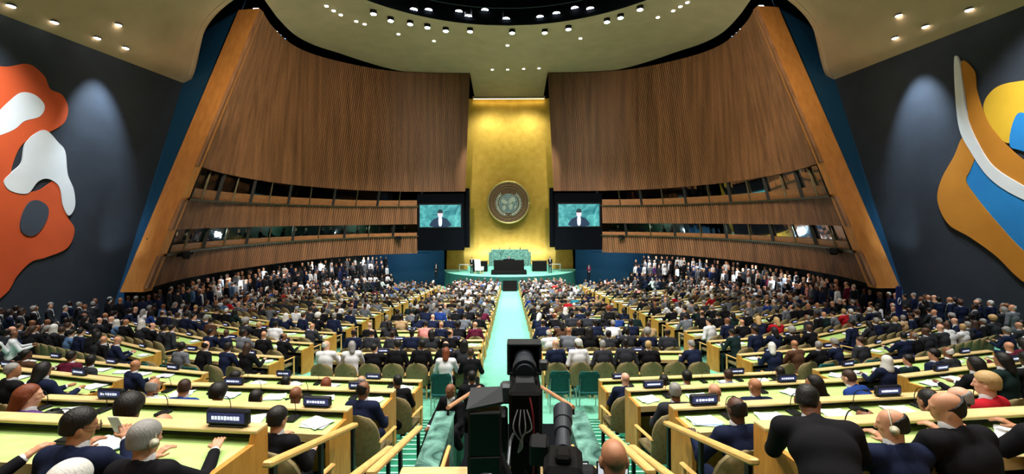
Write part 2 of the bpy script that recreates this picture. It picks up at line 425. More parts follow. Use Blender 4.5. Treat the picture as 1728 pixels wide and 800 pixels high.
for i, (x, y) in enumerate(ins): lamp(x, y, .26, M_lampc, 'large white spotlight hanging inside dark oculus, %s listed from orange side' % NUM[i+1] if False else 'large white spotlight inside dark oculus, %s' % ['beside the pair near orange side', 'upper of the bright pair', 'lower of the bright pair', 'lowest one over the gold wall', 'big one past the middle', 'brightest past the middle', 'upper one on blue side', 'last one on blue side', 'faint one at the orange end', 'upper one over the gold wall'][i], 'spotlights inside the oculus', 'spotlight', .5)
for s in (-1, 1):
    for i in range(9):
        t = .045+i*.03; x, y, z = wallpt(s, t, ztop(t)+.1, -.3)
        th = thing('cove_light', 'small cool cove light above timber wall on %s, %s from the fin' % (SIDE[s], NUM[i+1]), 'lamp', (x, y, z), 0, 'cove lights above the timber wall')
        MB().box((0,0,.05), (.5,.25,.16), bev=.03).build('lamp_housing', M_blackm, th)
        MB().box((0,-.0,.16), (.34,.16,.06), bev=.02).build('lamp_lens', M_lampb if i % 3 else M_lampc, th)
b = MB(); b.box((0, 51.7, 15.35), (8.6, .12, .12)); t = thing('cove_strip_light', 'warm strip light along the top edge of the gold wall', 'lamp', (0,0,0))
b.build('lamp_lens', pm('gold_strip_glow', (1,.8,.4), emis=6., ecol=(1,.82,.4)), t)
MB().box((0, 51.55, 15.45), (8.8, .06, .3)).build('lamp_housing', M_ceil, t)

def light(kind, loc, energy, aim=None, size=.4, angle=60, blend=.6, col=(1,.93,.82), sy=None):
    d = bpy.data.lights.new('hall_light', kind); d.energy = energy; d.color = col
    if kind == 'AREA': d.shape = 'RECTANGLE'; d.size = size; d.size_y = sy or size
    else: d.shadow_soft_size = size
    if kind == 'SPOT': d.spot_size = math.radians(angle); d.spot_blend = blend
    o = bpy.data.objects.new('hall_light', d); C.objects.link(o); o.location = loc
    if aim is not None: o.rotation_euler = (Vector(aim)-Vector(loc)).to_track_quat('-Z', 'Y').to_euler()
    return o

# ---------------------------------------------------------------- smooth-union bodies
def nets(F, lo, h):
    S = F < 0
    nx, ny, nz = F.shape
    cnt = np.zeros((nx-1, ny-1, nz-1), np.int16); acc = np.zeros((nx-1, ny-1, nz-1, 3), np.float32)
    def sl(o): return (slice(o[0], nx-1+o[0]), slice(o[1], ny-1+o[1]), slice(o[2], nz-1+o[2]))
    for ax in range(3):
        for p in (0, 1):
            for q in (0, 1):
                o = [0,0,0]; oth = [a for a in range(3) if a != ax]; o[oth[0]] = p; o[oth[1]] = q
                o2 = list(o); o2[ax] = 1
                A = S[sl(o)]; B = S[sl(o2)]; m = A != B
                if not m.any(): continue
                fa = F[sl(o)][m]; fb = F[sl(o2)][m]; t = np.clip(fa/(fa-fb), 0.02, .98)
                pt = np.zeros((len(t), 3), np.float32); pt[:, oth[0]] = p; pt[:, oth[1]] = q; pt[:, ax] = t
                acc[m] += pt; cnt[m] += 1
    act = cnt > 0; idx = -np.ones(cnt.shape, np.int64); ii = np.argwhere(act); idx[act] = np.arange(len(ii))
    V = (acc[act]/cnt[act][:, None]+ii)*h+np.array(lo)
    Q = []
    for ax in range(3):
        o = [1,1,1]; o2 = [1,1,1]
        a1, a2 = (ax+1) % 3, (ax+2) % 3
        s0 = [slice(1, n-1) for n in (nx, ny, nz)]; s0[ax] = slice(0, (nx, ny, nz)[ax]-1)
        s1 = list(s0); s1[ax] = slice(1, (nx, ny, nz)[ax])
        A = S[tuple(s0)]; B = S[tuple(s1)]; m = A != B
        w = np.argwhere(m)
        if not len(w): continue
        base = w.copy(); base[:, a1] += 1; base[:, a2] += 1
        def g(d1, d2):
            c = base.copy(); c[:, a1] -= d1; c[:, a2] -= d2; return idx[c[:, 0], c[:, 1], c[:, 2]]
        q = np.stack([g(1,1), g(0,1), g(0,0), g(1,0)], 1)
        fl = ~A[m]; q[fl] = q[fl][:, ::-1]
        Q.append(q)
    Q = np.concatenate(Q); Q = Q[(Q >= 0).all(1)]
    return V, Q
class Sdf:
    def __init__(s, lo, hi, h):
        s.lo = np.array(lo, float); s.h = h; s.n = np.ceil((np.array(hi)-s.lo)/h).astype(int)+1
        s.F = np.full(tuple(s.n), 10., np.float32)
    def _loc(s, a, b):
        i0 = np.clip(np.floor((np.array(a)-s.lo)/s.h).astype(int), 0, s.n); i1 = np.clip(np.ceil((np.array(b)-s.lo)/s.h).astype(int)+1, 0, s.n)
        if (i1 <= i0).any(): return None, None
        ax = [s.lo[k]+np.arange(i0[k], i1[k])*s.h for k in range(3)]
        P = np.stack(np.meshgrid(*ax, indexing='ij'), -1).astype(np.float32)
        return tuple(slice(i0[k], i1[k]) for k in range(3)), P
    def put(s, fn, a, b, k):
        pad = 2.5*s.h+k; sl, P = s._loc(np.array(a)-pad, np.array(b)+pad)
        if sl is None: return
        d = fn(P); A = s.F[sl]; hh = np.clip(.5+.5*(A-d)/k, 0, 1); s.F[sl] = A*(1-hh)+d*hh-k*hh*(1-hh)
    def cap(s, p, q, r1, r2=None, k=.02):
        r2 = r1 if r2 is None else r2; p = np.array(p, float); q = np.array(q, float); d = q-p; L = max(d.dot(d), 1e-9)
        def fn(P):
            t = np.clip(((P-p)@d)/L, 0, 1); return np.linalg.norm(P-p-t[..., None]*d, axis=-1)-(r1+(r2-r1)*t)
        r = max(r1, r2); s.put(fn, np.minimum(p, q)-r, np.maximum(p, q)+r, k)
    def ell(s, c, r, M=None, k=.02):
        c = np.array(c, float); r = np.array(r, float); M = np.eye(3) if M is None else np.array(M)
        def fn(P):
            L = (P-c)@M; k0 = np.linalg.norm(L/r, axis=-1); k1 = np.linalg.norm(L/(r*r), axis=-1)+1e-6; return k0*(k0-1)/k1
        R_ = r.max(); s.put(fn, c-R_, c+R_, k)
    def cut(s, fn, a=None, b=None):
        sl, P = s._loc(s.lo if a is None else a, s.lo+s.n*s.h if b is None else b)
        if sl is not None: s.F[sl] = np.maximum(s.F[sl], -fn(P))
    def mesh(s): return nets(s.F, s.lo, s.h)

def rotm(yaw, pitch, roll=0.):
    return np.array(Matrix.Rotation(yaw, 3, 'Z') @ Matrix.Rotation(-pitch, 3, 'X') @ Matrix.Rotation(roll, 3, 'Y'))
def nrm(v): v = np.array(v, float); return v/(np.linalg.norm(v)+1e-9)
def human(pose='sit', lean=.15, yaw=0., pitch=.1, roll=0., hands=None, hair='short', res=.012, twist=0., fine=False, bulk=1., knee=None, grip=.6, legs=True, tie=False):
    """layers of a clothed figure facing +y, floor at z = 0"""
    P = np.array((0, 0, .55)) if pose == 'sit' else np.array((0, 0, .93))
    if pose == 'bend': P = np.array((0, -.12, .90))
    u = nrm((math.sin(roll)*.5, math.sin(lean), math.cos(lean))); T = rotm(twist, 0)
    rx = T@np.array((1., 0, 0)); fw = nrm(np.cross(u, rx))
    S = P+.50*u; N = P+.555*u
    mid = nrm(u*.6+np.array((0, 0, .7))) if pose != 'bend' else nrm(u+np.array((0, .0, .45)))
    H = N+.150*mid+fw*.015
    Mh = rotm(yaw+twist, pitch+lean*.35, roll)
    HS = .93
    hd = lambda v: H+Mh@np.array(v, float)*HS
    if hands is None: hands = [(-.2, .42, .72), (.2, .42, .72)] if pose != 'stand' else [(-.25, .08, .78), (.25, .08, .78)]
    Sh = [S-.175*bulk*rx-.02*u, S+.175*bulk*rx-.02*u]
    arms = []
    for i in (0, 1):
        W = np.array(hands[i], float); d = W-Sh[i]; D = np.linalg.norm(d); 
        if D > .54: W = Sh[i]+d*.54/D; d = W-Sh[i]; D = .54
        a, c = .29, .26; x = (a*a-c*c+D*D)/(2*D); hh = math.sqrt(max(a*a-x*x, 1e-4)); n = d/D
        pole = np.array((-.55 if i == 0 else .55, -.35, -.8)); pole = pole-n*pole.dot(n); pole = nrm(pole)
        arms.append((Sh[i], Sh[i]+n*x+pole*hh, W))
    lo = np.array((-.62, -.5, -.02)); hi = np.array((.62, .98, P[2]+.95))
    if pose == 'bend': hi = np.array((.62, .98, 1.75))
    out = {}
    # skin : head, neck, chest core, arms
    h = res*.62 if not fine else .0075
    alo = lo.copy(); alo[2] = P[2]-.15
    b = Sdf(alo, hi, h)
    b.ell(hd((0, -.012, .03)), (.071, .089, .082), Mh, .01)
    b.ell(hd((0, .022, -.03)), (.056, .066, .08), Mh, .03)
    b.ell(hd((0, .050, -.085)), (.034, .032, .03), Mh, .03)
    if res < .02:
        b.cap(hd((0, .088, .012)), hd((0, .108, -.028)), .008, .013, .012)
        b.cap(hd((-.03, .078, .028)), hd((.03, .078, .028)), .012, None, .012)
        b.cap(hd((-.018, .088, -.062)), hd((.018, .088, -.062)), .008, None, .008)
        for i in (-1, 1):
            b.ell(hd((i*.079, -.010, -.014)), (.0135, .021, .034), Mh, .006)
            b.ell(hd((i*.032, .062, -.018)), (.02, .02, .018), Mh, .015)
        for i in (-1, 1):
            c = hd((i*.031, .094, .006)); b.cut(lambda Q, c=c: np.linalg.norm(Q-c, axis=-1)-.011, c-.02, c+.02)
    b.cap(H-.06*mid-fw*.018, N-.02*u, .056, .062, .03)
    b.ell(P+.36*u, (.12, .08, .12), None, .04)
    for i in (0, 1):
        s_, e, w = arms[i]
        b.cap(s_, e, .042, .036, .02); b.cap(e, w, .036, .026, .02)
        if not fine:
            d = nrm(w-e); b.ell(w+d*.06, (.03, .055, .03) if abs(d[1]) > .6 else (.036, .036, .055), None, .02)
    V, Q = b.mesh()
    if fine:                                         # hands with palm, four fingers and a thumb
        for i in (0, 1):
            s_, e, w = arms[i]; d = nrm(w-e)
            side = nrm(np.cross(d, (0, 0, 1))) ; up = nrm(np.cross(side, d))
            sg = 1 if i == 0 else -1
            hb = Sdf(w-.16, w+.22, .0042)
            hb.cap(w-d*.04, w+d*.02, .027, .026, .015)
            for j in range(4):
                o = (j-1.5)*.0205*sg
                hb.cap(w+d*.01+side*o*.6, w+d*.088+side*o, .014, .0115, .01)
            ln = [.072, .084, .078, .06] if sg > 0 else [.072, .084, .078, .06]
            for j in range(4):
                o = (1.5-j)*.0215*sg; a = w+d*.09+side*o
                g1 = grip*.7; g2 = grip*1.6
                dir1 = nrm(d*math.cos(g1)-up*math.sin(g1)+side*o*1.2); dir2 = nrm(d*math.cos(g2)-up*math.sin(g2)+side*o*1.2)
                m1 = a+dir1*ln[j]*.5
                hb.cap(a, m1, .0092, .0085, .004); hb.cap(m1, m1+dir2*ln[j]*.5, .0085, .007, .004)
            ta = w+d*.03+side*.024*sg; tb = ta+nrm(d*.6+side*sg*.8-up*.2)*.04; tc_ = tb+nrm(d*.9+side*sg*.2-up*.4)*.035
            hb.cap(ta, tb, .013, .011, .01); hb.cap(tb, tc_, .0105, .0085, .005)
            v2, q2 = hb.mesh(); Q = np.concatenate([Q, q2+len(V)]); V = np.concatenate([V, v2])
    out['skin'] = (V, Q)
    # hair
    if hair != 'bald':
        h2 = max(res*.62, .007); b = Sdf(H-.32, H+.24, h2)
        big = {'afro': .035, 'full': .012}.get(hair, .0)
        b.ell(hd((0, -.020, .040+big*.4)), (.078+big, .092+big, .084+big), Mh, .01)
        b.ell(hd((0, -.045, -.015)), (.073+big*.7, .064+big*.6, .073), Mh, .02)
        def loc(Q): return (Q-H)@Mh/HS
        if hair in ('short', 'full', 'afro', 'ring'):
            b.cut(lambda Q: np.maximum(loc(Q)[..., 1]-.048-.55*(loc(Q)[..., 2]-.03), -9)*-1.)
            b.cut(lambda Q: (loc(Q)[..., 2]+.052))
            b.cut(lambda Q: np.maximum(-(loc(Q)[..., 1]-.012), (loc(Q)[..., 2]-.03)))
            if hair == 'ring': b.cut(lambda Q: -(loc(Q)[..., 2]-.030+.55*loc(Q)[..., 1]))
        if hair == 'long':
            b.cap(hd((0, -.05, .0)), hd((0, -.085, -.17)), .085, .07, .03)
            for i in (-1, 1): b.cap(hd((i*.062, -.02, .0)), hd((i*.075, -.02, -.15)), .035, .03, .02)
            b.cut(lambda Q: -(loc(Q)[..., 1]-.045-.6*(loc(Q)[..., 2]-.03)))
        if hair == 'bun':
            b.ell(hd((0, -.11, .045)), (.045, .04, .045), Mh, .015)
            b.cut(lambda Q: -(loc(Q)[..., 1]-.045-.6*(loc(Q)[..., 2]-.03)))
        if hair == 'scarf':
            b.cap(hd((0, -.02, .0)), N-.02*u, .095, .12, .04)
            c = hd((0, .13, -.02)); b.cut(lambda Q: np.linalg.norm(Q-c, axis=-1)-.085)
        out['hair'] = b.mesh()
    # shirt : collar and cuffs
    if res < .025:
        b = Sdf(alo, hi, max(.009, res*.75))
        b.cap(N-.025*u-fw*.004, N+.022*u+.004*fw, .069, .066, .01)
        b.cap(N-.03*u+fw*.05, P+.30*u+fw*.105, .035, .03, .01)
        for i in (0, 1):
            s_, e, w = arms[i]; d = nrm(w-e); b.cap(w-d*.05, w-d*.012, .037, .036, .005)
        out['shirt'] = b.mesh()
    # jacket
    b = Sdf(alo-np.array((0, 0, .12)), hi, res)
    k = bulk
    Ml = np.stack([rx, fw, u], 1)
    b.ell(P+.0*u-.01*fw, (.175*k, .135*k, .14), Ml, .05)
    b.ell(P+.17*u, (.158*k, .122*k, .16), Ml, .06)
    b.ell(P+.35*u-.01*fw, (.182*k, .125*k, .17), Ml, .06)
    b.cap(Sh[0]+.05*rx, Sh[1]-.05*rx, .078, None, .05)
    b.cap(N-.045*u-fw*.03, Sh[0]+.02*u, .058, .06, .04); b.cap(N-.045*u-fw*.03, Sh[1]+.02*u, .058, .06, .04)
    b.cap(N-.05*u-fw*.035, N-.0*u-fw*.038, .062, .05, .02)
    for i in (0, 1):
        s_, e, w = arms[i]; d = nrm(w-e)
        b.cap(s_, e, .068*k, .054, .035); b.cap(e, w-d*.03, .054, .042, .02)
        m = (e+np.array(s_))/2
        if res < .02: b.cap(e-.02*nrm(e-s_)+np.array((0, 0, .005)), e+d*.02, .059, .05, .012)
    c0 = N+.02*u; 
    b.cut(lambda Q: np.linalg.norm((Q-c0)-((Q-c0)@u)[..., None]*u, axis=-1)-.063+0*Q[..., 0], c0-.09-.0*u, c0+.14)
    out['jacket'] = b.mesh()
    if legs:
        b = Sdf(lo, (hi[0], hi[1], P[2]+.2), res*1.15)
        for i in (-1, 1):
            if pose == 'sit':
                a = P+np.array((i*.085, .02, -.03)); kn = np.array((i*.12, .43, .50)) if knee is None else np.array((i*.12, knee, .5)); an = np.array((i*.11, kn[1]+.02, .10))
            else:
                a = P+np.array((i*.085, 0, -.02)); kn = np.array((i*.10, .02, .5)); an = np.array((i*.11, -.02, .1))
            b.cap(a, kn, .088*k, .064, .03); b.cap(kn, an, .064, .05, .02)
        b.ell(P-(0, 0, .03), (.165*k, .125, .11), None, .05)
        out['trousers'] = b.mesh()
        b = Sdf(lo, (hi[0], hi[1], .2), max(res, .012))
        for i in (-1, 1):
            if pose == 'sit': an = np.array((i*.11, (.43 if knee is None else knee)+.02, .08))
            else: an = np.array((i*.11, -.02, .08))
            b.cap(an, an+(0, 0, -.01), .046, None, .02); b.cap(an+(0, .02, -.04), an+(0, .16, -.05), .042, .034, .02)
        b.cut(lambda Q: Q[..., 2]-.002+0) if False else None
        out['shoes'] = b.mesh()
    out['_pts'] = dict(H=H, N=N, P=P, S=S, arms=arms, Mh=Mh, u=u, fw=fw, rx=rx)
    return out
def np_mesh(name, parts, mats, smooth=True):
    """parts: list of (V, Q, material index)"""
    n = 0; Vs = []; Qs = []; Ms = []
    for V, Q, m in parts:
        Vs.append(V); Qs.append(Q+n); Ms.append(np.full(len(Q), m, np.int32)); n += len(V)
    V = np.concatenate(Vs).astype(np.float32); Q = np.concatenate(Qs).astype(np.int32); M = np.concatenate(Ms)
    me = bpy.data.meshes.new(name); me.vertices.add(len(V)); me.vertices.foreach_set('co', V.ravel())
    me.loops.add(len(Q)*4); me.loops.foreach_set('vertex_index', Q.ravel())
    me.polygons.add(len(Q)); me.polygons.foreach_set('loop_start', np.arange(0, len(Q)*4, 4, dtype=np.int32))
    for m in mats: me.materials.append(m)
    me.polygons.foreach_set('material_index', M)
    me.polygons.foreach_set('use_smooth', np.ones(len(Q), bool))
    me.update(calc_edges=True); me.validate(); return me
ROLE = ['skin', 'hair', 'jacket', 'trousers', 'shirt', 'shoes']
def arch_parts(L): return [(L[r][0], L[r][1], i) for i, r in enumerate(ROLE) if r in L and len(L[r][0])]

# ---------------------------------------------------------------- furniture prototypes
DESKS = {}
def desk_meshes(L):
    L = round(L, 2)
    if L in DESKS: return DESKS[L]
    d = {}
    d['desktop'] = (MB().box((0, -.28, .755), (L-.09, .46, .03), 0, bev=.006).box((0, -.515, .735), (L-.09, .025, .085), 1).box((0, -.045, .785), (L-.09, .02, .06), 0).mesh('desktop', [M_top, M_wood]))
    d['ledge'] = (MB().box((0, -.065, .85), (L, .135, .028), 0, bev=.006).box((0, -.03, .81), (L-.1, .02, .07), 1).box((0, -.116, .822), (L-.1, .022, .03), 1).mesh('ledge', [M_wood, M_dark]))  # black strips under the ledge put the shade of the gap into colour
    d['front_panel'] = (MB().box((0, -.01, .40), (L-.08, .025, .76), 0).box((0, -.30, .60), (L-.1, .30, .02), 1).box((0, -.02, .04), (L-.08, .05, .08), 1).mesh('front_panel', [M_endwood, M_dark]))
    for i, s in enumerate((-1, 1)):
        poly = [(-.525, 0), (0, 0), (0, .84), (-.13, .84), (-.15, .775), (-.525, .775)]
        x = s*(L/2-.0225)
        d['end_panel%d' % i] = MB().prism(poly, lambda a, c, w: (x+(w-.5)*.045, a, c)).mesh('end_panel', M_endwood)
    DESKS[L] = d; return d
def make_desk(x, y, z, rz, L, label, group):
    t = thing('delegate_desk', label, 'desk', (x, y, z), rz, group)
    for k, me in desk_meshes(L).items(): link(k.rstrip('01'), me, t)
    return t
def shell_chair_meshes():
    d = {}
    d['seat'] = MB().box((0, .03, .435), (.50, .48, .09), 0, bev=.03).box((0, .03, .385), (.46, .44, .02), 1).mesh('seat', [M_tan, M_dark])
    def sh(rad, dz):
        P = []
        for j in range(11):
            v = j/10; z = .36+v*.70*dz; row = []
            wid = (.29*math.sqrt(max(0, 1-max(0, (v-.45)/.55)**2.6)) if v < 1 else .03) if v > .0 else .24
            wid = max(wid, .05)
            for i in range(13):
                a = (i/12-.5)*2; xx = wid*math.sin(a*1.25)/math.sin(1.25)
                yy = -.27-.03*v+rad+.17*(1-math.cos(a*1.25))*(wid/.29)
                row.append((xx*(1-rad*.6), yy-.05*v, z-rad*.4*(v > .9)))
            P.append(row)
        return P
    b = MB(); A = sh(0, 1); B = sh(.035, 1)
    b.grid([r[::-1] for r in A]); b.grid(B)
    for g in (lambda j: (A[j][0], B[j][0]), lambda j: (B[j][-1], A[j][-1])):
        b.grid([list(g(j)) for j in range(11)])
    b.grid([[A[-1][i], B[-1][i]] for i in range(13)], 0)
    d['backrest'] = b.mesh('backrest', [M_tan], True)
    for i, s in enumerate((-1, 1)):
        d['armrest%d' % i] = MB().box((s*.285, .03, .665), (.055, .46, .03), 0, bev=.012).mesh('armrest', M_rail)
        d['leg%d' % i] = MB().box((s*.285, .22, .33), (.035, .05, .65), 0, bev=.008).mesh('leg', M_rail)
        d['leg%d' % (i+2)] = MB().box((s*.25, -.2, .19), (.035, .05, .38), 0, bev=.008).mesh('leg', M_rail)
    return d
def side_chair_meshes():
    d = {}
    d['seat'] = MB().box((0, .03, .44), (.46, .44, .08), 0, bev=.03).mesh('seat', M_tealc)
    b = MB(); P = []
    for w in (0, 1):
        for j in range(8):
            v = j/7; z = .50+.47*v; wd = .235 if v < .8 else .235-.06*((v-.8)/.2)**2
            P.append([(wd*(i/8-.5)*2*1., -.24-.06*v+.03*w+.04*((i/8-.5)*2)**2, z) for i in range(9)])
    A, B = P[:8], P[8:]
    b.grid(A); b.grid([r[::-1] for r in B]); b.grid([[A[7][i], B[7][i]] for i in range(9)])
    for i in (0, 8): b.grid([[A[j][i], B[j][i]] for j in range(8)])
    d['backrest'] = b.mesh('backrest', M_tealc)
    for i, s in enumerate((-1, 1)):
        d['leg%d' % i] = MB().tube([(s*.23, .22, 0), (s*.23, .22, .42)], .013, 6).mesh('leg', M_chrome)
        d['leg%d' % (i+2)] = MB().tube([(s*.23, -.25, 0), (s*.22, -.22, .5), (s*.2, -.26, .8)], .013, 6).mesh('leg', M_chrome)
    return d
SHELL = shell_chair_meshes(); SIDEC = side_chair_meshes()
def joined(d, name):
    vs = []; fs = []; ms = []; mats = []
    for me in d.values():
        o = len(vs); vs += [tuple(v.co) for v in me.vertices]
        loc = []
        for m in me.materials:
            if m not in mats: mats.append(m)
            loc.append(mats.index(m))
        for p in me.polygons: fs.append(tuple(o+i for i in p.vertices)); ms.append(loc[p.material_index])
    b = MB(); b.v = vs; b.f = fs; b.m = ms; return b.mesh(name, mats)
SHELL1 = joined(SHELL, 'chair'); SIDE1 = joined(SIDEC, 'chair')
CH = []
def make_chair(kind, x, y, z, rz, label, group, near):
    me = SHELL if kind == 'shell' else SIDEC
    if near:
        t = thing('chair', label, 'chair', (x, y, z), rz, group)
        for k, m in me.items(): link(k.rstrip('0123'), m, t)
    else:
        t = link('chair', SHELL1 if kind == 'shell' else SIDE1, None, (x, y, z), rz); tag(t, label, 'chair', group)
    return t

# ---------------------------------------------------------------- figures
def slots(o, mats):
    for i, m in enumerate(mats):
        o.material_slots[i].link = 'OBJECT'; o.material_slots[i].material = m
DEFM = [SKIN[1], HAIR['black'], CLOTH['navy'], CLOTH['charcoal'], CLOTH['white'], M_shoe]
ARCH = {}
def arch(key, **kw):
    ARCH[key] = np_mesh('person', arch_parts(human(**kw)), DEFM); return ARCH[key]
MIDP = [('short', .15, .0, .1), ('short', .3, .5, .2), ('short', .05, -.6, 0.), ('ring', .18, .2, .15), ('ring', .1, -.9, .1), ('bald', .2, -.2, .2), ('bald', .05, .7, 0.),
        ('long', .12, .2, .1), ('long', .2, -.5, .2), ('full', .1, .9, .1), ('full', .2, .1, .3), ('afro', .15, -.3, .1), ('bun', .15, .1, .2), ('scarf', .1, .4, .0)]
MIDS = []
for i, (hr, ln, yw, pt) in enumerate(MIDP):
    hands = [(-.2+.04*(i % 3), .44, .84), (.2-.05*(i % 2), .42, .84)] if i % 3 else [(-.12, .22, .66), (.15, .25, .66)]
    arch(('sit', i), hair=hr, lean=ln, yaw=yw, pitch=pt, hands=hands, res=.021, bulk=1.+.05*(i % 3)); MIDS.append(('sit', i))
STANDP = [('short', .02, .3, 0.), ('bald', .03, -.5, .05), ('long', .02, .1, 0.), ('ring', .04, 1.1, .0), ('full', .02, -1.0, .1)]
for i, (hr, ln, yw, pt) in enumerate(STANDP):
    arch(('stand', i), pose='stand', hair=hr, lean=ln, yaw=yw, pitch=pt, res=.024, hands=[(-.26, .08, .8), (.26, .1, .8)] if i % 2 else [(-.05, .2, .95), (.06, .2, .93)])
HNAME = {'short': 'short-haired', 'ring': 'balding', 'bald': 'bald', 'long': 'long-haired', 'full': 'thick-haired', 'afro': 'round-haired', 'bun': 'bun-haired', 'scarf': 'head-scarfed'}
def rnd_look(hr):
    j = R.choices(['black', 'navy', 'charcoal', 'dark green', 'grey', 'blue', 'steel blue', 'white', 'red', 'maroon', 'tan', 'pink', 'brown', 'purple', 'emerald', 'turquoise'],
                  [28, 24, 18, 4, 6, 2, 2.5, 5, 1.0, 1.4, 2.5, .5, 2, .5, .4, .5])[0]
    sk = R.choices(range(5), [24, 22, 16, 20, 18])[0]
    hc = R.choices(['black', 'brown', 'grey', 'white', 'blond', 'auburn'], [44, 22, 18, 8, 5, 3])[0]
    if sk >= 3 and hc in ('blond', 'auburn', 'brown'): hc = 'black'
    if hr == 'scarf': hc = R.choice(['black', 'white', 'brown'])
    return sk, hc, j
def look_mats(sk, hc, j, hr='short'):
    tr = CLOTH[j if j in ('black', 'navy', 'charcoal', 'grey', 'dark green') else 'black']
    return [SKIN[sk], HAIR[hc], CLOTH[j], tr, CLOTH['white'], M_shoe]
def desc(hr, hc, j):
    if hr == 'bald': return 'bald person in %s top' % j
    if hr == 'scarf': return 'head-scarfed person in %s top' % j
    if hr == 'ring': return 'balding %s-haired person in %s top' % (hc, j)
    return '%s %s-haired person in %s top' % (dict(short='', long='long', full='thick', afro='round', bun='bun').get(hr, ''), hc, j)

# hero figures: body is one mesh; hair, shirt, jacket, trousers and shoes are its children
def hero(x, y, z, rz, sk, hc, j, label, scale=1., extra=None, **kw):
    kw.setdefault('fine', True); kw.setdefault('res', .011)
    L = human(**kw)
    o = link('person', np_mesh('person', [(L['skin'][0], L['skin'][1], 0)], [SKIN[sk]]), None, (x, y, z), rz)
    tag(o, label, 'person', None)
    o.scale = (scale,)*3
    m = look_mats(sk, hc, j)
    for r, nm, mm in (('hair', 'hair' if kw.get('hair') != 'scarf' else 'head_scarf', m[1]), ('jacket', 'jacket', m[2]), ('trousers', 'trousers', m[3]), ('shirt', 'shirt', m[4]), ('shoes', 'shoe_pair', m[5])):
        if r in L and len(L[r][0]): link(nm, np_mesh(nm, [(L[r][0], L[r][1], 0)], [mm]), o)
    if extra: extra(o, L['_pts'])
    return o
def earpiece(o, p, sd=-1):
    c = p['H']+p['Mh']@np.array((sd*.095, -.01, -.012))
    Mx = Matrix(p['Mh'].tolist())
    b = MB(); 
    for k, r in ((0, .030), (1, .020)):
        b.tube([Vector(c)+Mx@Vector((-sd*.012+sd*.014*k, 0, 0)), Vector(c)+Mx@Vector((sd*.014*(k+1)-sd*.004, 0, 0))], r, 16)
    b.tube([Vector(p['H'])+Mx@Vector((sd*.095*math.cos(q), .0, .02+.125*math.sin(q)-.03)) for q in [math.pi*i/16 for i in range(17)]], .005, 6)
    b.build('earpiece', pm('cream_plastic', rgb(206,202,176), rough=.4), o, smooth=True)
def glasses(o, p):
    Mx = Matrix(p['Mh'].tolist()); H = Vector(p['H']); b = MB()
    for s in (-1, 1):
        b.tube([H+Mx@Vector((s*.079, -.01, .0)), H+Mx@Vector((s*.072, .1, .006))], .0025, 5)
        b.tube([H+Mx@Vector((s*.032+.024*math.cos(q), .108, .004+.018*math.sin(q))) for q in [2*math.pi*i/14 for i in range(15)]], .0022, 5)
    b.tube([H+Mx@Vector((-.01, .112, .01)), H+Mx@Vector((.01, .112, .01))], .002, 5)
    b.build('glasses', M_blackm, o)

# ---------------------------------------------------------------- the banks of desks
PEOPLE = []    # (distance, builder)
CHAIRS = []
PAPERS = []; PLATES = []; MICS = []
def bank(side, name, x0, L, ang, rows, zf, dens=.95, seats=True, kinds='shell', label_rows=None, nx=.58):
    for r, (y0, n) in enumerate(rows):
        a = math.atan(ang)
        cx = x0+L/2*math.cos(a); cy = y0+L/2*math.sin(a); z = zf(r, cy-.3)
        where = 'row %s, %s, %s' % (NUM[n], name, SIDE[side])
        make_desk(side*cx, cy, z, side*a, L, 'long green-topped delegate desk, %s' % where, '%s desks, %s' % (name, SIDE[side]))
        if not seats: continue
        k = int(L/nx)
        for i in range(k):
            lx = (i+.5)*L/k
            def pos(dy, lx=lx):
                return side*(x0+lx*math.cos(a)+(-dy)*math.sin(a)*1.), y0+lx*math.sin(a)+dy*math.cos(a)
            px, py = pos(-1.0)
            zz = zf(r, py)
            w = 'seat %s of %s' % (NUM[i+1], where)
            CHAIRS.append((py, px, py, zz, side*a, 'shell', w, name))
            if R.random() < dens:
                PEOPLE.append((py, px+R.uniform(-.05, .05), py+R.uniform(-.03, .08), zz, side*a+R.uniform(-.25, .25), 'sit', w, '%s people, %s' % (name, SIDE[side])))
            if R.random() < (.62 if y0 < 18 else .95):
                qx, qy = pos(-.30+R.uniform(-.06, .06)); PAPERS.append((qy, qx, qy, z+.775, side*a+R.uniform(-.4, .4), w))
            if i % 3 == 1:
                qx, qy = pos(-.07); PLATES.append((qy, qx, qy, z+.866, side*a, w, r, side, name))
for s in (-1, 1):
    bank(s, 'raised inner bank', 1.85, 4.0, .1, [(YL[k], k) for k in (1, 2, 3, 4)], lambda r, y: ZT[r+1], seats=False)
    bank(s, 'raised outer bank', 6.75, 5.6, .25, [(YL[k]+.455+.09, k) for k in (1, 2, 3, 4)], lambda r, y: ZT[r+1], dens=.75)
    bank(s, 'centre block', .85, 4.15, .0, [(11.9+1.72*k, k+1) for k in range(18)], lambda r, y: zfloor(y), dens=.97)
    bank(s, 'middle block', 6.15, 3.3, .22, [(11.6+1.76*k, k+1) for k in range(16)], lambda r, y: zfloor(y))
    bank(s, 'outer block', 10.3, 5.5, .5, [(12.6+1.9*k, k+1) for k in range(11)], lambda r, y: zfloor(y))
# row 0 desk corners beside the camera
for s in (-1, 1):
    make_desk(s*3.1, 1.45+.1, -.85-.85, s*.1, 2.9, 'delegate desk at the very back, only its corner showing, %s' % SIDE[s], None)

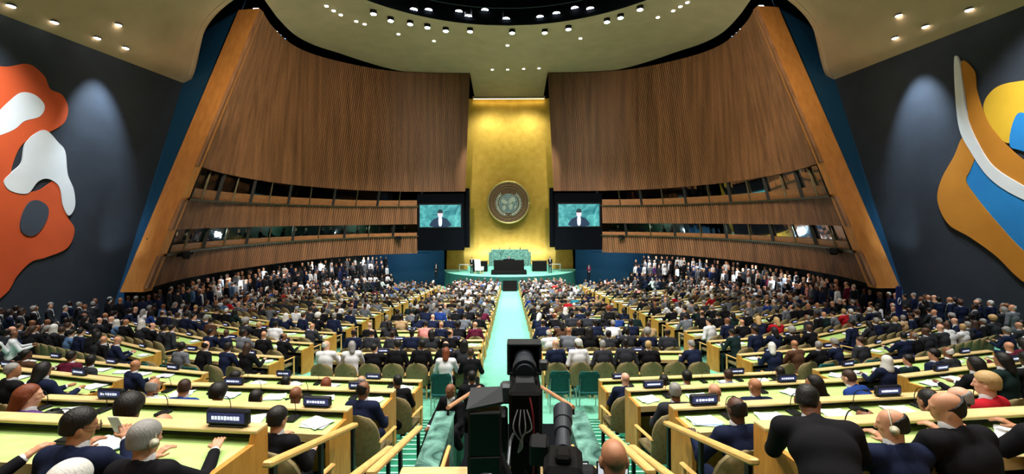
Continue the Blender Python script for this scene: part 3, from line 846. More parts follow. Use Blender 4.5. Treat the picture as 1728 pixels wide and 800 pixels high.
# raised inner bank: nameplates, papers, mics
for s in (-1, 1):
    for k in (1, 2, 3, 4):
        for i, X in enumerate({1: [2.12, 4.3], 2: [2.25, 4.9], 3: [2.45, 4.6], 4: [2.9, 4.9]}[k] if s < 0 else {1: [4.4], 2: [2.25, 4.6], 3: [2.3, 4.6], 4: [2.3, 4.9]}[k]):
            y = YL[k]+.1*(X-1.85)
            PLATES.append((y, s*X, y-.07, ZT[k]+.866, s*.1, 'row %s raised inner bank, %s, %s' % (NUM[k], ('nearer' if i == 0 else 'farther')+' from stairs', SIDE[s]), k, s, 'near'))
        for i in range(5):
            X = 2.15+.8*i; y = YL[k]+.1*(X-1.85)-.30
            if (k, i, s) in ((1, 0, -1),): continue
            if R.random() < .7: PAPERS.append((y, s*X, y, ZT[k]+.775, s*.1+R.uniform(-.5, .5), 'place %s from stairs, row %s raised inner bank, %s' % (NUM[i+1], NUM[k], SIDE[s])))
            MICS.append((s*(X+.33), y+.12, ZT[k]+.77, s*.1, 'place %s from stairs, row %s raised inner bank, %s' % (NUM[i+1], NUM[k], SIDE[s])))
# nameplates
def plate_meshes(w, h):
    d = {}
    d['case'] = MB().box((0, 0, h/2+.01), (w, .05, h), 0, bev=.012).box((0, 0, .008), (w*.8, .07, .016), 0).mesh('nameplate', [M_plate])
    d['display'] = MB().box((0, -.027, h/2+.01), (w*.86, .006, h*.62), 0).mesh('display', M_disp)
    return d
PM = plate_meshes(.34, .115)
def text_mesh(seed, w=.34, h=.115):
    q = random.Random(seed); b = MB(); n = q.randint(6, 9); x = -w*.33; lw = w*.66/n
    for i in range(n):
        hh = h*.26; x0 = x+lw*i; cz = h/2+.01
        b.box((x0+lw*.4, -.0315, cz), (lw*q.uniform(.6, .95), .002, hh*q.uniform(.75, 1)))
    return b.mesh('lettering', M_text)
TX = [text_mesh(i) for i in range(8)]
PLATES.sort(key=lambda t: t[0])
for i, (d, x, y, z, rz, w, *_r) in enumerate(PLATES[:130]):
    if abs(x)/max(y, .1) > 1.28: continue
    t = thing('nameplate', 'dark lit nameplate on ledge, '+w, 'nameplate', (x, y, z), rz, 'lit nameplates on the desk ledges')
    link('case', PM['case'], t); dd = link('display', PM['display'], t); link('lettering', TX[i % 8], dd)
# papers
def sheet_mesh(seed, blue=False):
    q = random.Random(seed); b = MB()
    for k in range(3):
        a = q.uniform(-.25, .25); P = []
        for i in range(5):
            row = []
            for j in range(2):
                u = (i/4-.5)*.30; v = (j-.5)*.21
                row.append((u*math.cos(a)-v*math.sin(a)+q.uniform(-.02, .02)*k, u*math.sin(a)+v*math.cos(a)+.01*k, .004+.004*k+.006*(abs(i-2)/2)**2))
            P.append(row)
        b.grid(P, 1 if (k == 1 and blue) else 0)
        b.grid([[(p[0], p[1], p[2]-.003) for p in r][::-1] for r in P], 0)
    return b.mesh('paper', [M_paper, M_paperb])
SH = [sheet_mesh(i, i % 3 == 0) for i in range(6)]
PAPERS.sort(key=lambda t: t[0])
np_ = 0
for i, (d, x, y, z, rz, w) in enumerate(PAPERS):
    if abs(x)/max(y, .1) > 1.26 or np_ >= 230: continue
    np_ += 1
    o = link('paper_sheets', SH[i % 6], None, (x, y, z), rz); tag(o, 'loose papers, '+w, 'paper', 'papers on the delegate desks')
for i, (s, t_, w) in enumerate([(-1, .10, 'near the fin, orange mural side'), (-1, .80, 'beside the screen, orange mural side'), (1, .10, 'near the fin, blue mural side'), (1, .80, 'beside the screen, blue mural side')]):
    x, y, z = wallpt(s, t_, S2B(t_), .45)
    t = thing('remote_camera', 'small black remote camera clamped on lower gallery ledge, '+w, 'camera', (x, y, z-.1), s*.9)
    MB().box((0, 0, 0), (.55, .4, .32), bev=.04).build('body', M_blackp, t)
    MB().tube([(0, -.2, 0), (0, -.42, -.04)], .1, 12).build('lens', M_blackm, t)
    MB().tube([(0, .1, -.1), (.1, .3, .1)], .05, 8).box((.35, 0, -.08), (.2, .3, .3), bev=.03).build('mount', M_blackm, t)
t = thing('standing_banner', 'dark blue standing banner under the fin, blue mural side', 'banner', (15.85, 17.4, zfloor(17.4)), .5)
MB().box((0, 0, 1.35), (.5, .03, 1.7), bev=.005).build('cloth_panel', pm('banner_blue', rgb(16,34,104), rough=.7), t)
MB().tube([(.13*math.cos(a), -.02, 1.6+.13*math.sin(a)) for a in [2*math.pi*i/20 for i in range(21)]], .012, 5).build('ring_mark', M_paper, t)
MB().tube([(0, .03, 0), (0, .03, 2.25)], .02, 8).box((0, .03, .02), (.4, .3, .03)).build('stand', M_grey, t)
b = MB(); far_p = [p for p in PAPERS if p[0] > 18 or abs(p[1])/max(p[2], .1) > 1.26]
done = set()
for (d, x, y, z, rz, w) in sorted(PAPERS, key=lambda t: t[0])[np_:]:
    for q in range(3):
        c_, s_ = math.cos(rz+q), math.sin(rz+q); dx = (q-1)*.17
        b.add([(x+dx+(u*c_-v*s_), y+(u*s_+v*c_)*.9, z+.006+.002*q) for u, v in ((-.12, -.16), (.12, -.16), (.12, .16), (-.12, .16))], [(0,1,2,3)])
o = b.build('distant_papers', M_paper); o['kind'] = 'stuff'; o['label'] = 'distant loose papers scattered over the desk rows'; o['category'] = 'papers'
def mic_parts(t):
    MB().box((0, 0, .018), (.12, .15, .03), bev=.01).build('base', M_blackp, t)
    MB().tube(cat_rom([(0, .05, .03), (0, .06, .12), (.0, .02, .22), (0, -.08, .27)], 5), .0045, 6).build('gooseneck', M_blackm, t)
    MB().tube([(0, -.075, .268), (0, -.12, .28)], .011, 8).build('microphone_head', M_blackp, t)
proto = None
for (x, y, z, rz, w) in MICS:
    if proto is None:
        t = thing('microphone', '', 'microphone', (x, y, z), rz, 'gooseneck microphones on the desks'); mic_parts(t); proto = t
    else:
        t = copy_tree(proto); t.location = (x, y, z); t.rotation_euler = (0, 0, rz)
    t['label'] = 'gooseneck microphone, '+w

# ---------------------------------------------------------------- hero figures near the camera
def chair_at(x, y, z, rz, label, kind='shell'): make_chair(kind, x, y, z, rz, label, 'chairs of the raised inner banks', True)
z1, z2, z3, z4 = ZT[1], ZT[2], ZT[3], ZT[4]
hero(-2.76, 2.60, z1, -.05, 2, 'black', 'navy', scale=.88, label='black-haired man in navy suit holding up a white phone, foremost row, orange mural side', hair='full', lean=.22, yaw=-.7, pitch=.15, hands=[(-.26, .38, .93), (.06, .44, 1.0)], bulk=1.12, extra=glasses)
t = thing('phone', 'white phone held up by the black-haired man in navy suit', 'phone', (-2.79, 3.02, -1.40), 0)
MB().box((0, 0, 0), (.075, .01, .15), rot=Matrix.Rotation(.4, 3, 'X'), bev=.004).build('phone_body', pm('white_plastic', rgb(214,220,226), rough=.4), t)
hero(-2.22, 2.50, z1, 0, 1, 'grey', 'black', scale=.86, label='grey-haired man in black suit with earpiece resting a hand on the desk end', hair='full', lean=.16, yaw=-.3, pitch=.1, hands=[(-.2, .40, .94), (.22, .50, .96)], extra=lambda o, p: earpiece(o, p, 1))
hero(-3.62, 2.55, z1, -.1, 1, 'brown', 'black', scale=.9, label='person in black suit at the picture edge stretching a cuffed hand over green desk', hair='short', lean=.2, hands=[(-.2, .4, .93), (.48, .30, .96)])
hero(-2.03, 1.90, z1+.07, 0, 0, 'white', 'charcoal', scale=.88, label='white-haired head and shoulders of a person in charcoal coat at the bottom edge', hair='full', lean=.1, hands=[(-.15, .2, .66), (.15, .2, .66)], fine=False, res=.014)
hero(-2.2, 3.9, z2, -.1, 1, 'black', 'black', scale=.93, label='black-haired man in black suit sitting alone before papers beside tan chair', hair='full', lean=.18, yaw=-.25, hands=[(-.2, .44, .88), (.2, .40, .78)])
hero(-3.6, 3.95, z2, 0, 3, 'black', 'maroon', 'person with large round black hair in maroon top, second raised row', hair='afro', lean=.12, fine=False)
hero(-3.22, 3.75, z2-.1, 0, 1, 'grey', 'tan', 'grey balding person low behind the desk ledge, second raised row', hair='ring', lean=.3, fine=False)
hero(-4.35, 3.95, z2-.12, 0, 1, 'black', 'brown', 'dark-haired person low behind the ledge beside the round-haired person', hair='long', lean=.15, fine=False)
hero(-4.95, 4.3, z2, -.3, 0, 'auburn', 'purple', 'auburn-haired person in purple scarf top near tan chair, orange mural side', hair='long', lean=.1, yaw=-.6, fine=False)
hero(-2.04, 5.75, z3, -.1, 3, 'black', 'navy', 'balding man in navy suit at the stairs end of the third raised row', hair='ring', lean=.2, yaw=-.4, fine=False)
hero(-2.93, 5.72, z3-.05, 0, 3, 'grey', 'charcoal', 'bald brown head in front of the nameplate, third raised row', hair='bald', lean=.15, fine=False)
hero(-3.42, 5.6, z3-.05, 0, 3, 'black', 'black', 'short-haired dark person left of the bald head, third raised row'.replace('left of', 'next to'), hair='short', lean=.2, fine=False)
hero(-4.05, 5.75, z3-.05, 0, 2, 'black', 'black', 'person with full black hair leaning low, third raised row', hair='afro', lean=.25, fine=False)
hero(-4.62, 5.85, z3, 0, 1, 'brown', 'blue', 'brown-haired person in bright blue top, third raised row', hair='short', lean=.3, yaw=.5, fine=False)
hero(-5.05, 5.9, z3, 0, 2, 'grey', 'white', 'bald person in white shirt beside the blue-topped person, third raised row', hair='ring', lean=.2, fine=False)
hero(-2.05, 7.75, z4, .3, 3, 'black', 'black', 'short-haired man in black suit on the end chair of the fourth raised row', hair='short', lean=.2, yaw=.5, fine=False)
hero(-2.75, 7.8, z4-.02, 0, 1, 'grey', 'black', 'grey-haired man in black suit facing ahead, fourth raised row', hair='ring', lean=.1, fine=False)
hero(-3.4, 7.8, z4-.05, 0, 0, 'auburn', 'tan', 'auburn-haired woman in tan top, fourth raised row', hair='long', lean=.12, fine=False)
hero(-4.2, 7.9, z4-.05, 0, 2, 'black', 'white', 'black-haired person in white top, fourth raised row', hair='short', lean=.12, fine=False)
hero(-5.2, 8.0, z4, 0, 1, 'black', 'navy', 'black-haired man in navy suit turned aside, fourth raised row, orange mural side', hair='full', lean=.12, yaw=-.8, fine=False)
# blue mural side
hero(1.88, 2.50, z1, -.22, 3, 'black', 'black', scale=.85, label='big man in black suit standing and bending over the desk, back turned', pose='bend', hair='short', lean=.78, yaw=-.5, pitch=.2, hands=[(-.15, .60, .9), (.42, .58, .92)], bulk=1.25, res=.013)
hero(2.47, 2.66, z1, -.0, 1, 'black', 'navy', scale=.85, label='man with cream earpiece in navy suit, face turned towards the standing man', hair='ring', lean=.18, yaw=.9, pitch=.12, hands=[(-.24, .44, .96), (.2, .4, .96)], bulk=1.1, extra=earpiece)
hero(2.98, 2.66, z1+.02, .15, 1, 'black', 'black', scale=.92, label='big balding man in black suit leaning over to the man with earpiece', hair='ring', lean=.28, roll=-.3, yaw=.85, pitch=.1, hands=[(-.28, .42, .90), (.2, .4, .90)], bulk=1.2)
hero(3.62, 2.78, z1, .1, 2, 'brown', 'black', scale=.92, label='dark-haired man in black suit at the picture edge beyond white papers', hair='ring', lean=.15, yaw=.3, hands=[(-.25, .45, .90), (.2, .4, .90)], bulk=1.12)
hero(2.12, 3.85, z2, .1, 4, 'black', 'navy', 'balding man in navy suit before desk strewn with white papers', hair='ring', lean=.2, yaw=.15, hands=[(-.26, .42, .86), (.2, .44, .84)])
hero(3.32, 3.85, z2-.12, 0, 3, 'black', 'brown', 'brown head barely above the ledge behind the earpiece man', hair='bald', lean=.2, fine=False)
hero(4.05, 4.0, z2, 0, 2, 'black', 'charcoal', 'round black-haired person behind big balding man, second raised row', hair='short', lean=.2, fine=False)
hero(4.5, 4.05, z2, .2, 0, 'grey', 'grey', 'bald pale person in grey and red, second raised row', hair='ring', lean=.3, yaw=.5, fine=False)
hero(4.95, 4.35, z2+.05, .3, 0, 'blond', 'red', 'blond-haired woman in red top near the picture edge', hair='full', lean=.1, yaw=.4, fine=False)
hero(2.22, 5.65, z3, 0, 3, 'grey', 'charcoal', 'short grey-haired man in charcoal suit on tan chair at the stairs, third raised row', hair='short', lean=.15, yaw=-.2, fine=False)
hero(2.80, 5.75, z3-.05, 0, 1, 'black', 'black', 'reddish bald head behind the nameplate, third raised row, blue mural side', hair='bald', lean=.15, fine=False)
hero(3.4, 5.8, z3, 0, 2, 'black', 'navy', 'bald person beside the big standing man, third raised row', hair='bald', lean=.2, yaw=.3, fine=False)
hero(4.3, 5.95, z3, .3, 2, 'black', 'black', 'black-haired person in black on tan chair, third raised row, blue mural side', hair='long', lean=.1, yaw=.6, fine=False)
hero(5.3, 6.1, z3+.05, .4, 0, 'brown', 'blue', 'person in bright blue jacket stooping over the desk, third raised row', hair='short', lean=.7, fine=False)
hero(2.12, 7.8, z4, -.1, 0, 'white', 'navy', 'bald pale man in navy suit at the end of the fourth raised row', hair='bald', lean=.2, yaw=.3, fine=False)
hero(2.85, 7.85, z4-.05, 0, 2, 'black', 'charcoal', 'black-haired person behind nameplate, fourth raised row, blue mural side', hair='short', lean=.12, fine=False)
hero(3.3, 7.9, z4, 0, 1, 'black', 'navy', 'man in navy suit sitting upright, fourth raised row, blue mural side', hair='full', lean=.12, fine=False)
hero(4.2, 7.95, z4, 0, 1, 'brown', 'steel blue', 'person in steel blue jacket leaning forward, fourth raised row', hair='short', lean=.45, fine=False)
hero(5.2, 8.1, z4, 0, 1, 'black', 'black', 'black-haired person in black, far end of fourth raised row', hair='short', lean=.2, fine=False)
n = 0
for k, z, xsL, xsR in ((1, z1, [-2.12, -2.74, -3.6], [2.45, 3.05, 3.62]), (2, z2, [-2.05, -3.6, -4.35, -5.3], [1.98, 3.3, 4.05, 4.6]), (3, z3, [-1.96, -2.9, -3.45, -4.05, -4.7], [2.1, 2.8, 3.4, 4.2]), (4, z4, [-2.02, -2.75, -3.4, -4.2, -5.2], [2.05, 2.85, 3.3, 4.2])):
    for s, L in ((-1, xsL), (1, xsR)):
        for i, x in enumerate(L):
            y = YL[k]+.1*(abs(x)-1.85)-1.08
            chair_at(x, y, z, s*.1+s*.12*(i == 0), 'tan shell-backed armchair, seat %s from stairs, row %s raised inner bank, %s' % (NUM[i+1], NUM[k], SIDE[s]))

# bald man and cameras in the middle
ztm = -2.40
hero(.55, 2.2, ztm-.03, 0, 2, 'black', 'black', label='bald man seen from behind between the cameras and the stairs', hair='bald', lean=.12, hands=[(-.18, .4, .85), (.18, .4, .85)], scale=.94)
make_chair('side', .53, 2.12, ztm, 0, 'teal chair under the bald man by the cameras', None, True)
for i, (x, w) in enumerate(((.40, 'to the camera side of'), (.66, 'to the stair side of'))):
    t = thing('laptop', 'white open laptop screen %s the bald head' % w, 'laptop', (x, 2.66, -1.70), 0)
    MB().box((0, 0, .01), (.21, .2, .015), bev=.004).build('keyboard_base', M_blackp, t)
    l = MB().box((0, .11, .09), (.21, .012, .15), bev=.004).build('lid', M_blackp, t)
    MB().box((0, .102, .09), (.19, .004, .13)).build('screen', pm('laptop_screen', rgb(200,210,220), emis=.8, ecol=rgb(205,214,226)), l)
t = thing('press_counter', 'pale wooden counter along the bottom edge in front of the cameras', 'counter', (0, 0, 0))
MB().box((-.05, 2.98, -1.73), (1.45, .12, .03), bev=.008).build('counter_top', M_wood, t)
MB().box((.55, 2.62, -1.73), (.62, .34, .03), bev=.008).build('side_top', M_wood, t)
MB().box((-.05, 3.0, -2.15), (1.45, .05, .8)).build('front_board', M_endwood, t)

def tripod(t, h, spread=.34):
    for k in range(3):
        a = 2*math.pi*k/3+.5
        MB().tube([(0, 0, -.1), (spread*.5*math.cos(a), spread*.5*math.sin(a), -.1-h*.5), (spread*math.cos(a), spread*math.sin(a), -h)], [.02, .017, .012], 8).build('tripod_leg', M_blackm, t)
    MB().tube([(0, 0, -.14), (0, 0, -.02)], [.06, .075], 16).build('tripod_head', M_blackm, t)
def pan_handle(t, s, L=.45):
    o = MB().tube([(s*.05, -.02, -.06), (s*.10, -.2, -.10), (s*.12, -L, -.2)], [.011, .011, .011], 8).build('pan_handle', M_grey, t)
    MB().tube([(s*.118, -L+.1, -.165), (s*.122, -L-.04, -.215)], .018, 10).build('grip', M_blackp, o)
# broadcast camera with hood
t = thing('broadcast_camera', 'black studio camera with large hooded viewfinder, nearest the orange side stairs', 'camera', (-.15, 2.55, -1.51), .05)
MB().box((0, .08, .10), (.19, .42, .22), bev=.02).box((0, .05, .23), (.14, .34, .05), bev=.01).build('body', M_blackp, t)
MB().box((-.003, -.02, .33), (.19, .26, .26), bev=.012).box((-.003, .0, .12), (.2, .3, .2), bev=.02).build('viewfinder', M_blackp, t)
h = MB(); h.add([(-.108,-.15,.462),(.10,-.15,.50),(.10,.05,.512),(-.09,.05,.508),(-.108,-.15,.477),(.10,-.15,.515),(.10,.05,.527),(-.09,.05,.523)], [(0,3,2,1),(4,5,6,7),(0,1,5,4),(1,2,6,5),(2,3,7,6),(3,0,4,7)])
h.build('hood', pm('hood_grey', rgb(40,42,44), rough=.5, spec=.2), t)
MB().tube([(0,.28,.10),(0,.40,.10),(0,.42,.10),(0,.62,.10)], [.06,.06,.075,.07], 24).build('lens', M_blackp, t)
MB().tube([(.09*math.cos(a), -.15, .02+.09*math.sin(a)) for a in [2*math.pi*i/28 for i in range(29)]], .008, 6).build('focus_wheel', M_grey, t)
g = MB()
for i in range(14): g.tube([(.055*math.cos(i*.45), -.135, .08+.06*math.sin(i*.45)), (.055*math.cos(i*.45), -.142, .08+.06*math.sin(i*.45))], .007, 8)
g.build('control_buttons', M_grey, t)
g = MB()
for k in range(5): g.tube(cat_rom([(.09,-.1+.03*k,.15),(.14+.02*k,-.14,.0-.03*k),(.06,-.16,-.15),(-.05+.04*k,-.1,-.3)], 6), .006, 6)
g.build('cable', M_blackp, t)
for s in (-1, 1): pan_handle(t, s)
tripod(t, .98)
# second camera
t = thing('broadcast_camera', 'tall studio camera with square matte box above the green aisle', 'camera', (.10, 2.95, -1.30), -.02)
MB().box((0, .10, .02), (.22, .45, .34), bev=.02).box((0, .06, -.30), (.20, .30, .30), bev=.02).build('body', M_dark, t)
MB().box((-.16, -.02, -.1), (.08, .16, .26), bev=.015).build('intercom_box', M_blackp, t)
g = MB()
for (cx, cz, dx, dz) in ((0, .405, .26, .022), (0, .19, .26, .022), (-.119, .30, .022, .22), (.119, .30, .022, .22)): g.box((cx, .30, cz), (dx, .14, dz), bev=.006)
g.box((0, .36, .30), (.22, .01, .2)); g.build('matte_box', pm('slate_plastic', rgb(34,39,44), rough=.45, spec=.25), t)
MB().tube([(0,.05,.27),(0,.12,.28),(0,.2,.29),(0,.30,.30)], [.085,.085,.07,.075], 28).tube([(0,.02,.268),(0,.055,.272)], .062, 28).build('lens', pm('lens_grey', rgb(42,46,52), rough=.4, spec=.3), t)
g = MB(); g.add([(-.06,-.08,.24),(.06,-.08,.24),(.08,-.12,.16),(-.08,-.12,.16),(-.06,.1,.26),(.06,.1,.26),(.08,.1,.16),(-.08,.1,.16)], [(0,3,2,1),(4,5,6,7),(0,1,5,4),(1,2,6,5),(2,3,7,6),(3,0,4,7)])
g.build('viewfinder', pm('hood_grey', rgb(58,60,62)), t)
MB().box((.135, .1, .3), (.06, .06, .07), bev=.01).box((-.13, .06, .12), (.09, .1, .14), bev=.02).build('mount_clamp', M_grey, t)
MB().tube(cat_rom([(.03,-.13,.16),(.05,-.17,.05),(.055,-.17,-.15),(.05,-.12,-.35)], 6), .006, 6).build('red_cable', pm('red_rubber', rgb(110,20,30)), t)
g = MB()
for k in range(4): g.tube(cat_rom([(-.05+.02*k,-.13,.08),(-.08+.04*k,-.18,-.02),(-.02,-.16,-.14+.02*k),(-.05,-.14,-.2)], 6), .0045, 6)
g.build('white_cable', pm('white_rubber', rgb(130,130,130)), t)
for s in (-1, 1): pan_handle(t, s)
MB().tube([(-.14, -.05, -.05), (-.16, -.05, -.5)], .022, 8).build('side_post', M_grey, t)
tripod(t, 1.1)
# third camera with long lens
t = thing('telephoto_camera', 'black camera with long ringed telephoto lens aimed at the stage, beside bald man', 'camera', (.27, 2.2, -1.32), -.12)
MB().box((0, .0, .03), (.20, .26, .20), bev=.03).box((0, -.04, .15), (.08, .1, .05), bev=.015).box((-.02, -.02, -.14), (.28, .26, .16), bev=.02).build('body', M_dark, t)
MB().tube([(0,.12,.06),(0,.16,.065),(0,.165,.065),(0,.24,.08),(0,.245,.08),(0,.31,.095),(0,.315,.095),(0,.40,.115),(0,.405,.115),(0,.52,.14)], [.036,.036,.045,.045,.040,.040,.05,.05,.058,.06], 28).build('lens', pm('lens_grey', rgb(62,66,72)), t)
MB().box((.12, -.06, .05), (.09, .1, .12), bev=.02).box((-.13, .1, .1), (.10, .13, .12), bev=.012).build('side_monitor', M_blackp, t)
g = MB()
for k in range(4): g.tube(cat_rom([(.06-.04*k,-.08,.02),(.1-.05*k,-.14,-.08),(.03*k,-.1,-.25)], 6), .006, 6)
g.build('cable', M_blackp, t)
for s in (-1, 1): pan_handle(t, s, .3)
tripod(t, 1.06)

t = thing('equipment_case', 'black equipment case on the floor of the camera well', 'case', (0, 4.1, -3.75))
MB().box((0, 0, .45), (1.15, 2.0, .9), bev=.04).build('case_body', M_dark, t)
for k in range(2): MB().tube([(-.2+.4*k-.08, -1.02, .7), (-.2+.4*k-.08, -1.06, .7), (-.2+.4*k+.08, -1.06, .7), (-.2+.4*k+.08, -1.02, .7)], .012, 6).build('handle', M_grey, t)
# marble parapets, rails, well
for s in (-1, 1):
    nm = SIDE[s]
    t = thing('marble_parapet', 'veined green marble parapet wall beside the stairs, %s' % nm, 'parapet', (s*.85, 0, 0))
    MB().box((0, 4.2, -2.95), (.22, 2.7, 1.0), bev=.01).build('wall_slab', M_marble, t)
    MB().box((0, 4.2, -2.435), (.25, 2.74, .03), bev=.008).build('coping', M_marble, t)
    t = thing('handrail', 'pale wooden handrail sloping along top of the marble parapet, %s' % nm, 'handrail', (0, 0, 0))
    MB().tube([(s*.80, 5.45, -2.33), (s*.50, 6.9, -2.62)], .028, 8).build('rail', pm('rail_rose', rgb(206,150,112), rgb(184,128,92), rough=.4), t)
    MB().tube([(s*.50, 6.9, -2.64), (s*.50, 6.9, -3.9)], .018, 8).tube([(s*.80, 5.45, -2.35), (s*.80, 5.45, -2.45)], .018, 8).build('rail_post', M_blackm, t)
    t = thing('timber_screen', 'reddish timber board inside the camera well, %s' % nm, 'panel', (0, 0, 0))
    MB().box((s*.69, 3.9, -2.95), (.04, 1.5, 1.05), bev=.008).build('board', M_redwood, t)
    MB().tube([(s*.68, 3.2, -2.30), (s*.68, 4.7, -2.44)], .022, 8).build('cap_rail', M_rail, t)
    for (x, ya, za, yb, zb, w) in ((1.02, 4.78, -2.26, 3.1, -1.80, 'inner'), (1.22, 4.30, -2.24, 2.9, -1.82, 'short middle'), (1.66, 4.55, -2.12, 2.9, -1.62, 'outer')):
        t = thing('handrail', 'flat-topped wooden stair handrail on dark posts, %s one, %s' % (w, nm), 'handrail', (0, 0, 0), 0, 'stair handrails')
        a = Vector((s*x, ya, za)); c = Vector((s*x, yb, zb)); d = c-a
        P = []; b = MB(); m = (a+c)/2; ang = math.atan2(d.z, -d.y)
        b.box(m, (.075, d.length, .045), rot=Matrix.Rotation(-ang, 3, 'X'), bev=.012); b.build('rail', M_rail, t)
        for f in (.04, .5, .95):
            p = a+d*f; MB().box((p.x, p.y, p.z-.45), (.03, .05, .86)).build('rail_post', M_blackm, t)

# ---------------------------------------------------------------- crowd
ADD = []
k = 0
for s in (-1, 1):                                     # along the side walls and under the galleries
    for i in range(260):
        y = R.uniform(12.2, 27); x = R.uniform(16.0 if y > 15 else 14.8, 18.5)
        if y > 15 and R.random() < .0: continue
        ADD.append((y, s*x, y, zfloor(y), s*R.uniform(0, .9)+R.uniform(-.3, .3), 'stand' if x > 16.9 else 'sit', 'wall', s))
    for i in range(620):
        t = R.uniform(.04, .77); tk = R.choice((-1, 0, 1, 2, 3)); off = 2.9-.7*(tk+.5)+R.uniform(-.15, .15); x, y, z = wallpt(s, t, -2.9, off)
        ADD.append((y, x, y, zfloor(y)+TIER(y)*(tk+1), s*R.uniform(.2, 1.0), 'stand' if tk > 0 else 'sit', 'gallery', s))
    for i in range(24):                               # lower gallery booths
        t = .04+.034*i+R.uniform(-.008, .008); x, y, z = wallpt(s, t, S2S(t), -.8)
        ADD.append((y, x, y, S2S(t)-.67, s*1.2, 'sit', 'booth', s))
for i in range(len(ADD)):
    y, x, yy, z, rz, ps, wh, s = ADD[i]
    PEOPLE.append((y if wh != 'booth' else 60, x, yy, z, rz, ps, None, wh, s))
# thin out figures that would stand in one another
grid = {}; keep = []
for p in sorted(PEOPLE, key=lambda p: (p[6] is None, p[0])):
    c = (round(p[1]/.5), round(p[2]/.5), round(p[3]/2.))
    if p[6] is None and any((c[0]+i, c[1]+j, c[2]) in grid for i in (0,) for j in (0,)): continue
    ok = True
    if p[6] is None:
        for i in (-1, 0, 1):
            for j in (-1, 0, 1):
                for q in grid.get((c[0]+i, c[1]+j, c[2]), []):
                    if (q[0]-p[1])**2+(q[1]-p[2])**2 < .40**2: ok = False
    if not ok: continue
    grid.setdefault(c, []).append((p[1], p[2])); keep.append(p)
keep.sort(key=lambda p: p[0])
vis = [p for p in keep if abs(p[1])/p[2] < 1.24]
near = vis[:258]; farp = vis[258:]
wallc = {}
for p in near:
    sit = p[5] == 'sit'
    key = R.choice(MIDS) if sit else ('stand', R.randrange(5))
    hr = (MIDP if sit else STANDP)[key[1]][0]; sk, hc, j = rnd_look(hr)
    if p[6] is None and R.random() < .6: j = R.choice(['black', 'navy', 'charcoal'])
    o = link('person', ARCH[key], None, (p[1], p[2], p[3]), p[4])
    sc = R.uniform(.95, 1.04); o.scale = (sc*R.uniform(.97, 1.06), sc, sc)
    slots(o, look_mats(sk, hc, j, hr))
    if p[6]:
        lb = desc(hr, hc, j).strip()+', '+p[6].replace('seat ', 'seat ')
        w = lb.split()
        if len(w) > 16: lb = lb.replace(' person in', ' in').replace(' top', '')
        if len(lb.split()) > 16: lb = lb.replace('-haired', '')
        if len(lb.split()) > 16: lb = lb.replace(', ', ' ').replace(' person', '').replace(' of row', ' row')
        tag(o, lb, 'person', p[7])
    else:
        wallc[(p[8], sit)] = wallc.get((p[8], sit), 0)+1; n_ = wallc[(p[8], sit)]
        lb = '%s, %s by %s, %s' % (desc(hr, hc, j).strip(), 'sitting' if sit else 'standing', 'orange mural' if p[8] < 0 else 'blue mural', 'number %s from camera end' % n_)
        tag(o, lb, 'person', 'people along the mural walls')
# the rest of the crowd: one object
LOW = []
for i, (ps, hr, ln) in enumerate([('sit', 'short', .15), ('sit', 'full', .3), ('sit', 'long', .1), ('sit', 'bald', .2), ('sit', 'ring', .1), ('stand', 'short', .03), ('stand', 'bald', .03)]):
    L = human(pose=ps, hair=hr, lean=ln, res=.05, yaw=R.uniform(-.6, .6)); LOW.append((ps, arch_parts(L)))
PAL = SKIN+[HAIR[k] for k in HAIR]+[CLOTH[k] for k in CLOTH]+[M_shoe]
pi = {m: i for i, m in enumerate(PAL)}
parts = []
for p in farp:
    c = R.choice([q for q in LOW if q[0] == p[5]]); sk, hc, j = rnd_look('short')
    if p[6] is None:
        if p[7] == 'gallery': j = R.choice(['black', 'charcoal', 'navy', 'black', 'white', 'grey', 'white', j]) if p[2] > 24 else j
        elif p[7] == 'booth': j = R.choice(['black', 'charcoal'])
    else: j = R.choice([j, j, j, 'grey', 'white', 'charcoal', 'grey', 'black'])
    lm = look_mats(sk, hc, j); a = p[4]; Mz = np.array([[math.cos(a), -math.sin(a), 0], [math.sin(a), math.cos(a), 0], [0, 0, 1]])
    for V, Q, m in c[1]: parts.append((V@Mz.T+np.array((p[1], p[2], p[3])), Q, pi[lm[m]]))
o = link('crowd', np_mesh('crowd', parts, PAL)); o['kind'] = 'stuff'; o['label'] = 'distant seated and standing crowd filling the hall up to the stage'; o['category'] = 'crowd'
# chairs
CHAIRS.sort(key=lambda c: c[0]); cv = [c for c in CHAIRS if abs(c[1])/max(c[2], .1) < 1.24]
for i, (d, x, y, z, rz, kind, w, nm) in enumerate(cv[:225]):
    make_chair(kind, x, y-.06, z, rz, 'tan shell-backed chair, '+w, nm+' chairs', i < 45).scale = (.97, 1, .90)
rest = cv[225:]
vs, fs, ms, n = [], [], [], 0
V0 = np.array([v.co[:] for v in SHELL1.vertices]); 
b = MB()
for (d, x, y, z, rz, kind, w, nm) in rest:
    c_, s_ = math.cos(rz), math.sin(rz)
    V = V0@np.array([[c_, s_, 0], [-s_, c_, 0], [0, 0, 1]])+np.array((x, y-.06, z)); o_ = len(b.v)
    b.v.extend(map(tuple, V)); b.f.extend(tuple(o_+k for k in q.vertices) for q in SHELL1.polygons); b.m.extend(q.material_index for q in SHELL1.polygons)
o = b.build('distant_chairs', list(SHELL1.materials)); o['kind'] = 'stuff'; o['label'] = 'distant tan chairs under the seated crowd'; o['category'] = 'chairs'
